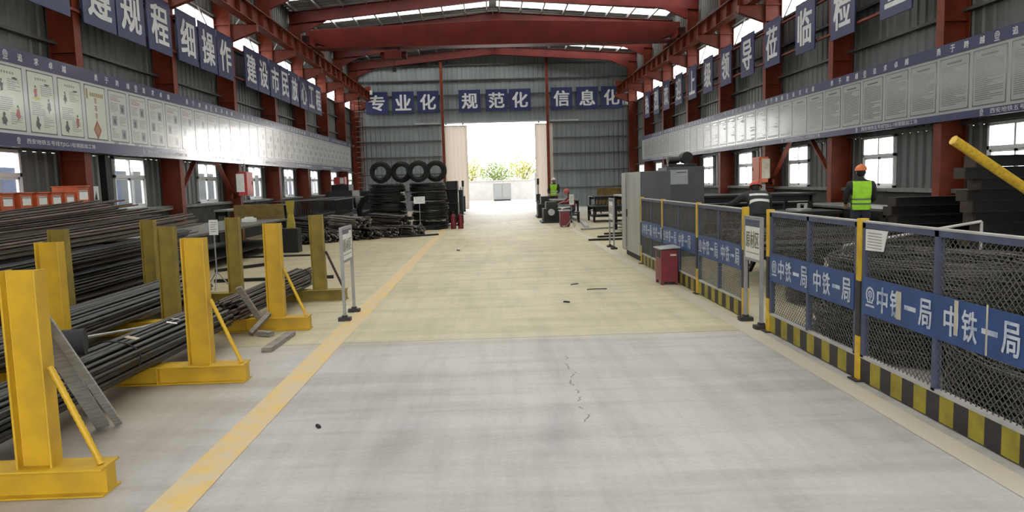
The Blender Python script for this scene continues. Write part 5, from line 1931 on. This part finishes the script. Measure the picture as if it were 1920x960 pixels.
    mb.build('body', [mats[0], mats[1], mats[2], 'skin', 'hair', 'maroon'], t)
    # vest: the torso skin pushed outwards, cut for its reflective bands
    if vest:
        bm = bmesh.new()
        idx = {}
        for f in torso_faces:
            vs = []
            for i in f:
                if i not in idx:
                    idx[i] = bm.verts.new(verts[i] + norms[i] * 0.016)
                vs.append(idx[i])
            try:
                bm.faces.new(vs)
            except ValueError:
                pass
        sp0, sp1 = V(J['pelvis']), V(J['neck'])
        ax = (sp1 - sp0)
        sd_ = (V(J['shR']) - V(J['shL'])).normalized()
        cc = (V(J['shR']) + V(J['shL'])) / 2
        for co, no in ((sp0 - ax * 0.04, -ax), (sp1 - ax * 0.04, ax), (cc + sd_ * 0.165, sd_), (cc - sd_ * 0.165, -sd_)):
            bmesh.ops.bisect_plane(bm, geom=bm.verts[:] + bm.edges[:] + bm.faces[:], plane_co=co, plane_no=no, clear_outer=True)
        for lo_, hi_ in bands:
            for q in (lo_, hi_):
                bmesh.ops.bisect_plane(bm, geom=bm.verts[:] + bm.edges[:] + bm.faces[:], plane_co=sp0 + ax * q, plane_no=ax)
        bm.normal_update()
        for f in bm.faces:
            u = (f.calc_center_median() - sp0).dot(ax) / ax.dot(ax)
            f.material_index = 1 if any(lo_ < u < hi_ for lo_, hi_ in bands) else 0
            f.smooth = True
        vm = bpy.data.meshes.new('vest')
        bm.to_mesh(vm)
        bm.free()
        vo = link('vest', vm, [vest[0], vest[1]], t)
        sd = vo.modifiers.new('thick', 'SOLIDIFY')
        sd.thickness = 0.006
        sd.offset = 1
    # hair and hard hat
    hm = MB()

    def hair(q):
        q = q.copy()
        if q.y > 0.35:
            q.y = 0.35
        return q
    hm.ball((0, -0.012, 0.012), 0.081, 0.098, 0.118, 16, 10, 0, hair)
    hm.xform(Matrix.Translation(hc) @ R)
    hm.build('hair', 'hair', t)
    if helmet:
        h = MB()
        nu = 20
        vs, fs = [], []
        for j in range(8):
            a = (math.pi / 2) * j / 7
            for i in range(nu):
                b = 2 * math.pi * i / nu
                vs.append((0.105 * math.cos(a) * math.cos(b), 0.125 * math.cos(a) * math.sin(b), 0.035 + 0.105 * math.sin(a)))
        for j in range(7):
            for i in range(nu):
                fs.append((j * nu + i, j * nu + (i + 1) % nu, (j + 1) * nu + (i + 1) % nu, (j + 1) * nu + i))
        h.add(vs, fs, 0, True)
        h.tube([(0, 0.10 * math.cos(u), 0.04 + 0.104 * math.sin(u)) for u in [math.pi * i / 10 for i in range(11)]], 0.012, n=6)
        br = []
        for i in range(nu):
            b = 2 * math.pi * i / nu
            ex = 1.10 + (0.35 * max(0, math.sin(b)) ** 2)
            br += [(0.105 * math.cos(b), 0.125 * math.sin(b), 0.036), (0.105 * math.cos(b) * 1.1, 0.125 * math.sin(b) * ex, 0.026)]
        h.add(br, [(2 * i, 2 * i + 1, (2 * i + 3) % (2 * nu), (2 * i + 2) % (2 * nu)) for i in range(nu)], 0, True)
        h.xform(Matrix.Translation(hc) @ R)
        h.build('hard_hat', helmet, t)
    return t


stand = dict(pelvis=(0, 0, .96), spine=(0, 0, 1.16), chest=(0, 0, 1.36), neck=(0, 0, 1.50), head0=(0, .015, 1.57), shL=(-.20, 0, 1.42), elL=(-.25, .10, 1.15), wrL=(-.20, .30, 1.05),
             shR=(.20, 0, 1.42), elR=(.26, .10, 1.15), wrR=(.20, .31, 1.04), hipL=(-.10, 0, .90), knL=(-.11, .03, .50), anL=(-.11, -.02, .09), toL=(-.12, .14, .045), hipR=(.10, 0, .90), knR=(.11, .03, .50), anR=(.11, -.02, .09), toR=(.12, .14, .045))
person('worker standing with back turned, lime hi-vis vest and orange hard hat, before the right window', (7.02, 13.9, 0), math.radians(-14), stand, ('cloth', 'clothblue', 'stripeblack'), ('hivis', 'tapegrey'), ((.14, .20), (.30, .36)), 'helmet')
bend = dict(pelvis=(0, -.06, .93), spine=(0, .02, 1.10), chest=(0, .17, 1.24), neck=(0, .29, 1.31), head0=(.03, .36, 1.34), shL=(-.20, .20, 1.29), elL=(-.34, .40, 1.16), wrL=(-.46, .60, 1.10),
            shR=(.20, .20, 1.27), elR=(.27, .38, 1.05), wrR=(.18, .55, .94), hipL=(-.10, -.05, .88), knL=(-.12, .06, .49), anL=(-.13, -.06, .09), toL=(-.14, .10, .045), hipR=(.10, -.05, .88), knR=(.13, -.02, .49), anR=(.14, -.14, .09), toR=(.16, .02, .045))
person('worker bending forward, dark vest with silver stripes and red hard hat, beyond the fence gap', (4.72, 12.9, 0), math.radians(-4), bend, ('cloth', 'clothblue', 'stripeblack'), ('cloth', 'reflect'), ((.40, .50), (.66, .76)), 'helmetred', head_dir=(.5, .8, -.35))
person('worker in a white helmet and lime vest standing at the far bench by the doorway', (2.98, 35.0, 0), math.radians(165), stand, ('cloth', 'clothblue', 'stripeblack'), ('hivis', 'reflect'), ((.14, .20), (.32, .38)), 'helmetwhite')
sit = dict(stand)
sit.update(pelvis=(0, 0, .55), spine=(0, .05, .74), chest=(0, .12, .93), neck=(0, .19, 1.05), head0=(0, .23, 1.11), shL=(-.19, .13, .98), elL=(-.25, .32, .80), wrL=(-.12, .52, .80), shR=(.19, .13, .98), elR=(.25, .32, .80), wrR=(.12, .52, .78),
           hipL=(-.10, .04, .52), knL=(-.16, .42, .50), anL=(-.15, .36, .09), toL=(-.16, .52, .045), hipR=(.10, .04, .52), knR=(.16, .42, .50), anR=(.15, .36, .09), toR=(.16, .52, .045))
person('worker in dark red jacket and red hard hat sitting by the far bench', (3.2, 28.7, 0), math.radians(100), sit, ('maroon', 'clothblue', 'stripeblack'), None, (), 'helmetred', head_dir=(0, .9, -.3))
t = thing('stool', 'dark box stool under the seated worker in the red jacket', 'stool', (3.24, 28.7, 0))
MB().box((-0.17, -0.17, 0.38), (0.17, 0.17, 0.42)).build('seat', 'dark', t)
for sx in (-1, 1):
    for sy in (-1, 1):
        MB().box((sx * 0.14 - .02, sy * 0.14 - .02, 0), (sx * 0.14 + .02, sy * 0.14 + .02, 0.38)).build('leg', 'dark', t)


# ================================================================== OUTSIDE
tag(MB().box((-7, 69.0, -0.03), (4.0, 69.25, 1.75)).box((-7.05, 68.95, 1.75), (4.05, 69.3, 1.85)).build('yard_boundary', 'render'), 'pale rendered yard wall seen through the far doorway', 'wall', None)
t = thing('yard_cabinet', 'small pale grey cabinet standing in the yard beyond the far doorway', 'cabinet', (1.0, 66.5, -0.03))
MB().box((-0.8, -0.4, 0.15), (0.8, 0.4, 1.6)).build('body', 'yardgrey', t, 0.02)
MB().box((-0.7, -0.43, 0.3), (-0.03, -0.4, 1.5)).build('door', 'yardgrey', t)
MB().box((0.03, -0.43, 0.3), (0.7, -0.4, 1.5)).build('door', 'yardgrey', t)
MB().box((-0.75, -0.35, 0), (0.75, 0.35, 0.15)).build('plinth', 'dark', t)
t = thing('yard_gate', 'pale open gate leaf in the yard at the right of the far doorway', 'gate', (3.6, 57.0, -0.03))
for y in (0, 3.0):
    MB().box((-0.04, y - 0.04, 0), (0.04, y + 0.04, 2.4)).build('gate_post', 'yardgrey', t)
gm = MB()
for i in range(15):
    gm.box((-0.012, 0.1 + i * 0.2, 0.2), (0.012, 0.125 + i * 0.2, 2.3))
gm.box((-0.02, 0, 0.15), (0.02, 3, 0.2)).box((-0.02, 0, 2.3), (0.02, 3, 2.35))
gm.build('grille', 'yardgrey', t)


def tree(label, x, y, h, seed, mt):
    rnd = random.Random(seed)
    t = thing('tree', label, 'tree', (x, y, -0.03), 0, 'trees beyond the yard wall')
    tr = MB().tube([(0, 0, 0), (0.1, 0, h * .4), (0, 0.1, h * .75)], [0.16, 0.11, 0.05], n=8)
    for i in range(5):
        a = rnd.uniform(0, 6)
        tr.tube([(0.05, 0, h * .42), (0.7 * math.cos(a), 0.7 * math.sin(a), h * .65), (1.1 * math.cos(a), 1.1 * math.sin(a), h * .8)], [0.07, 0.04, 0.02], n=6)
    tr.build('trunk', 'bark', t)
    f = MB()
    for i in range(1300):
        th, ph = rnd.uniform(0, 6.283), math.acos(rnd.uniform(-1, 1))
        q = rnd.random() ** 0.4
        lump = 1 + 0.25 * math.sin(3 * th + seed) * math.sin(2 * ph)
        c = Vector((1.75 * q * lump * math.sin(ph) * math.cos(th), 1.6 * q * lump * math.sin(ph) * math.sin(th), h * .68 + h * .34 * q * lump * math.cos(ph)))
        a = Vector((rnd.uniform(-1, 1), rnd.uniform(-1, 1), rnd.uniform(-1, 1))).normalized()
        b = a.cross(Vector((rnd.uniform(-1, 1), rnd.uniform(-1, 1), rnd.uniform(-1, 1)))).normalized()
        s = rnd.uniform(0.08, 0.17)
        f.add([c - a * s, c + b * s * .5, c + a * s, c - b * s * .5], [(0, 1, 2, 3)])
    tag(f.build('foliage', mt, t), None, None, None, 'stuff')


for i, (x, y, h, mt, lb) in enumerate(((-4.4, 73.0, 3.7, 'leaf', 'leftmost green tree beyond the yard wall'), (-2.0, 78.5, 4.2, 'leafyellow', 'yellow-green tree left of centre beyond the yard wall'), (0.7, 73.0, 3.7, 'leaf', 'green tree in the middle beyond the yard wall'), (3.4, 78.5, 4.3, 'leafyellow', 'yellow-green tree right of centre beyond the yard wall'), (5.9, 73.0, 3.8, 'leaf', 'rightmost green tree beyond the yard wall'))):
    tree(lb, x, y, h, 300 + i, mt)
for i in range(9):
    y = 11.0 + i * 4.5
    t = thing('site_hoarding', 'site hoarding panel outside the left windows, %s from the entrance' % ORD[i], 'hoarding', (-10.6, y, -0.03), 0, 'blue and white hoarding outside the left wall')
    MB().box((-0.03, -2.2, 0.0), (0.03, 2.2, 2.3)).build('panel', 'hoardwhite', t)
    MB().box((0.03, 0.9, 0.0), (0.06, 1.5, 2.3)).build('blue_strip', 'hoardblue', t)
    MB().box((-0.06, -2.25, 0), (0.06, -2.2, 2.4)).build('hoarding_post', 'galv', t)
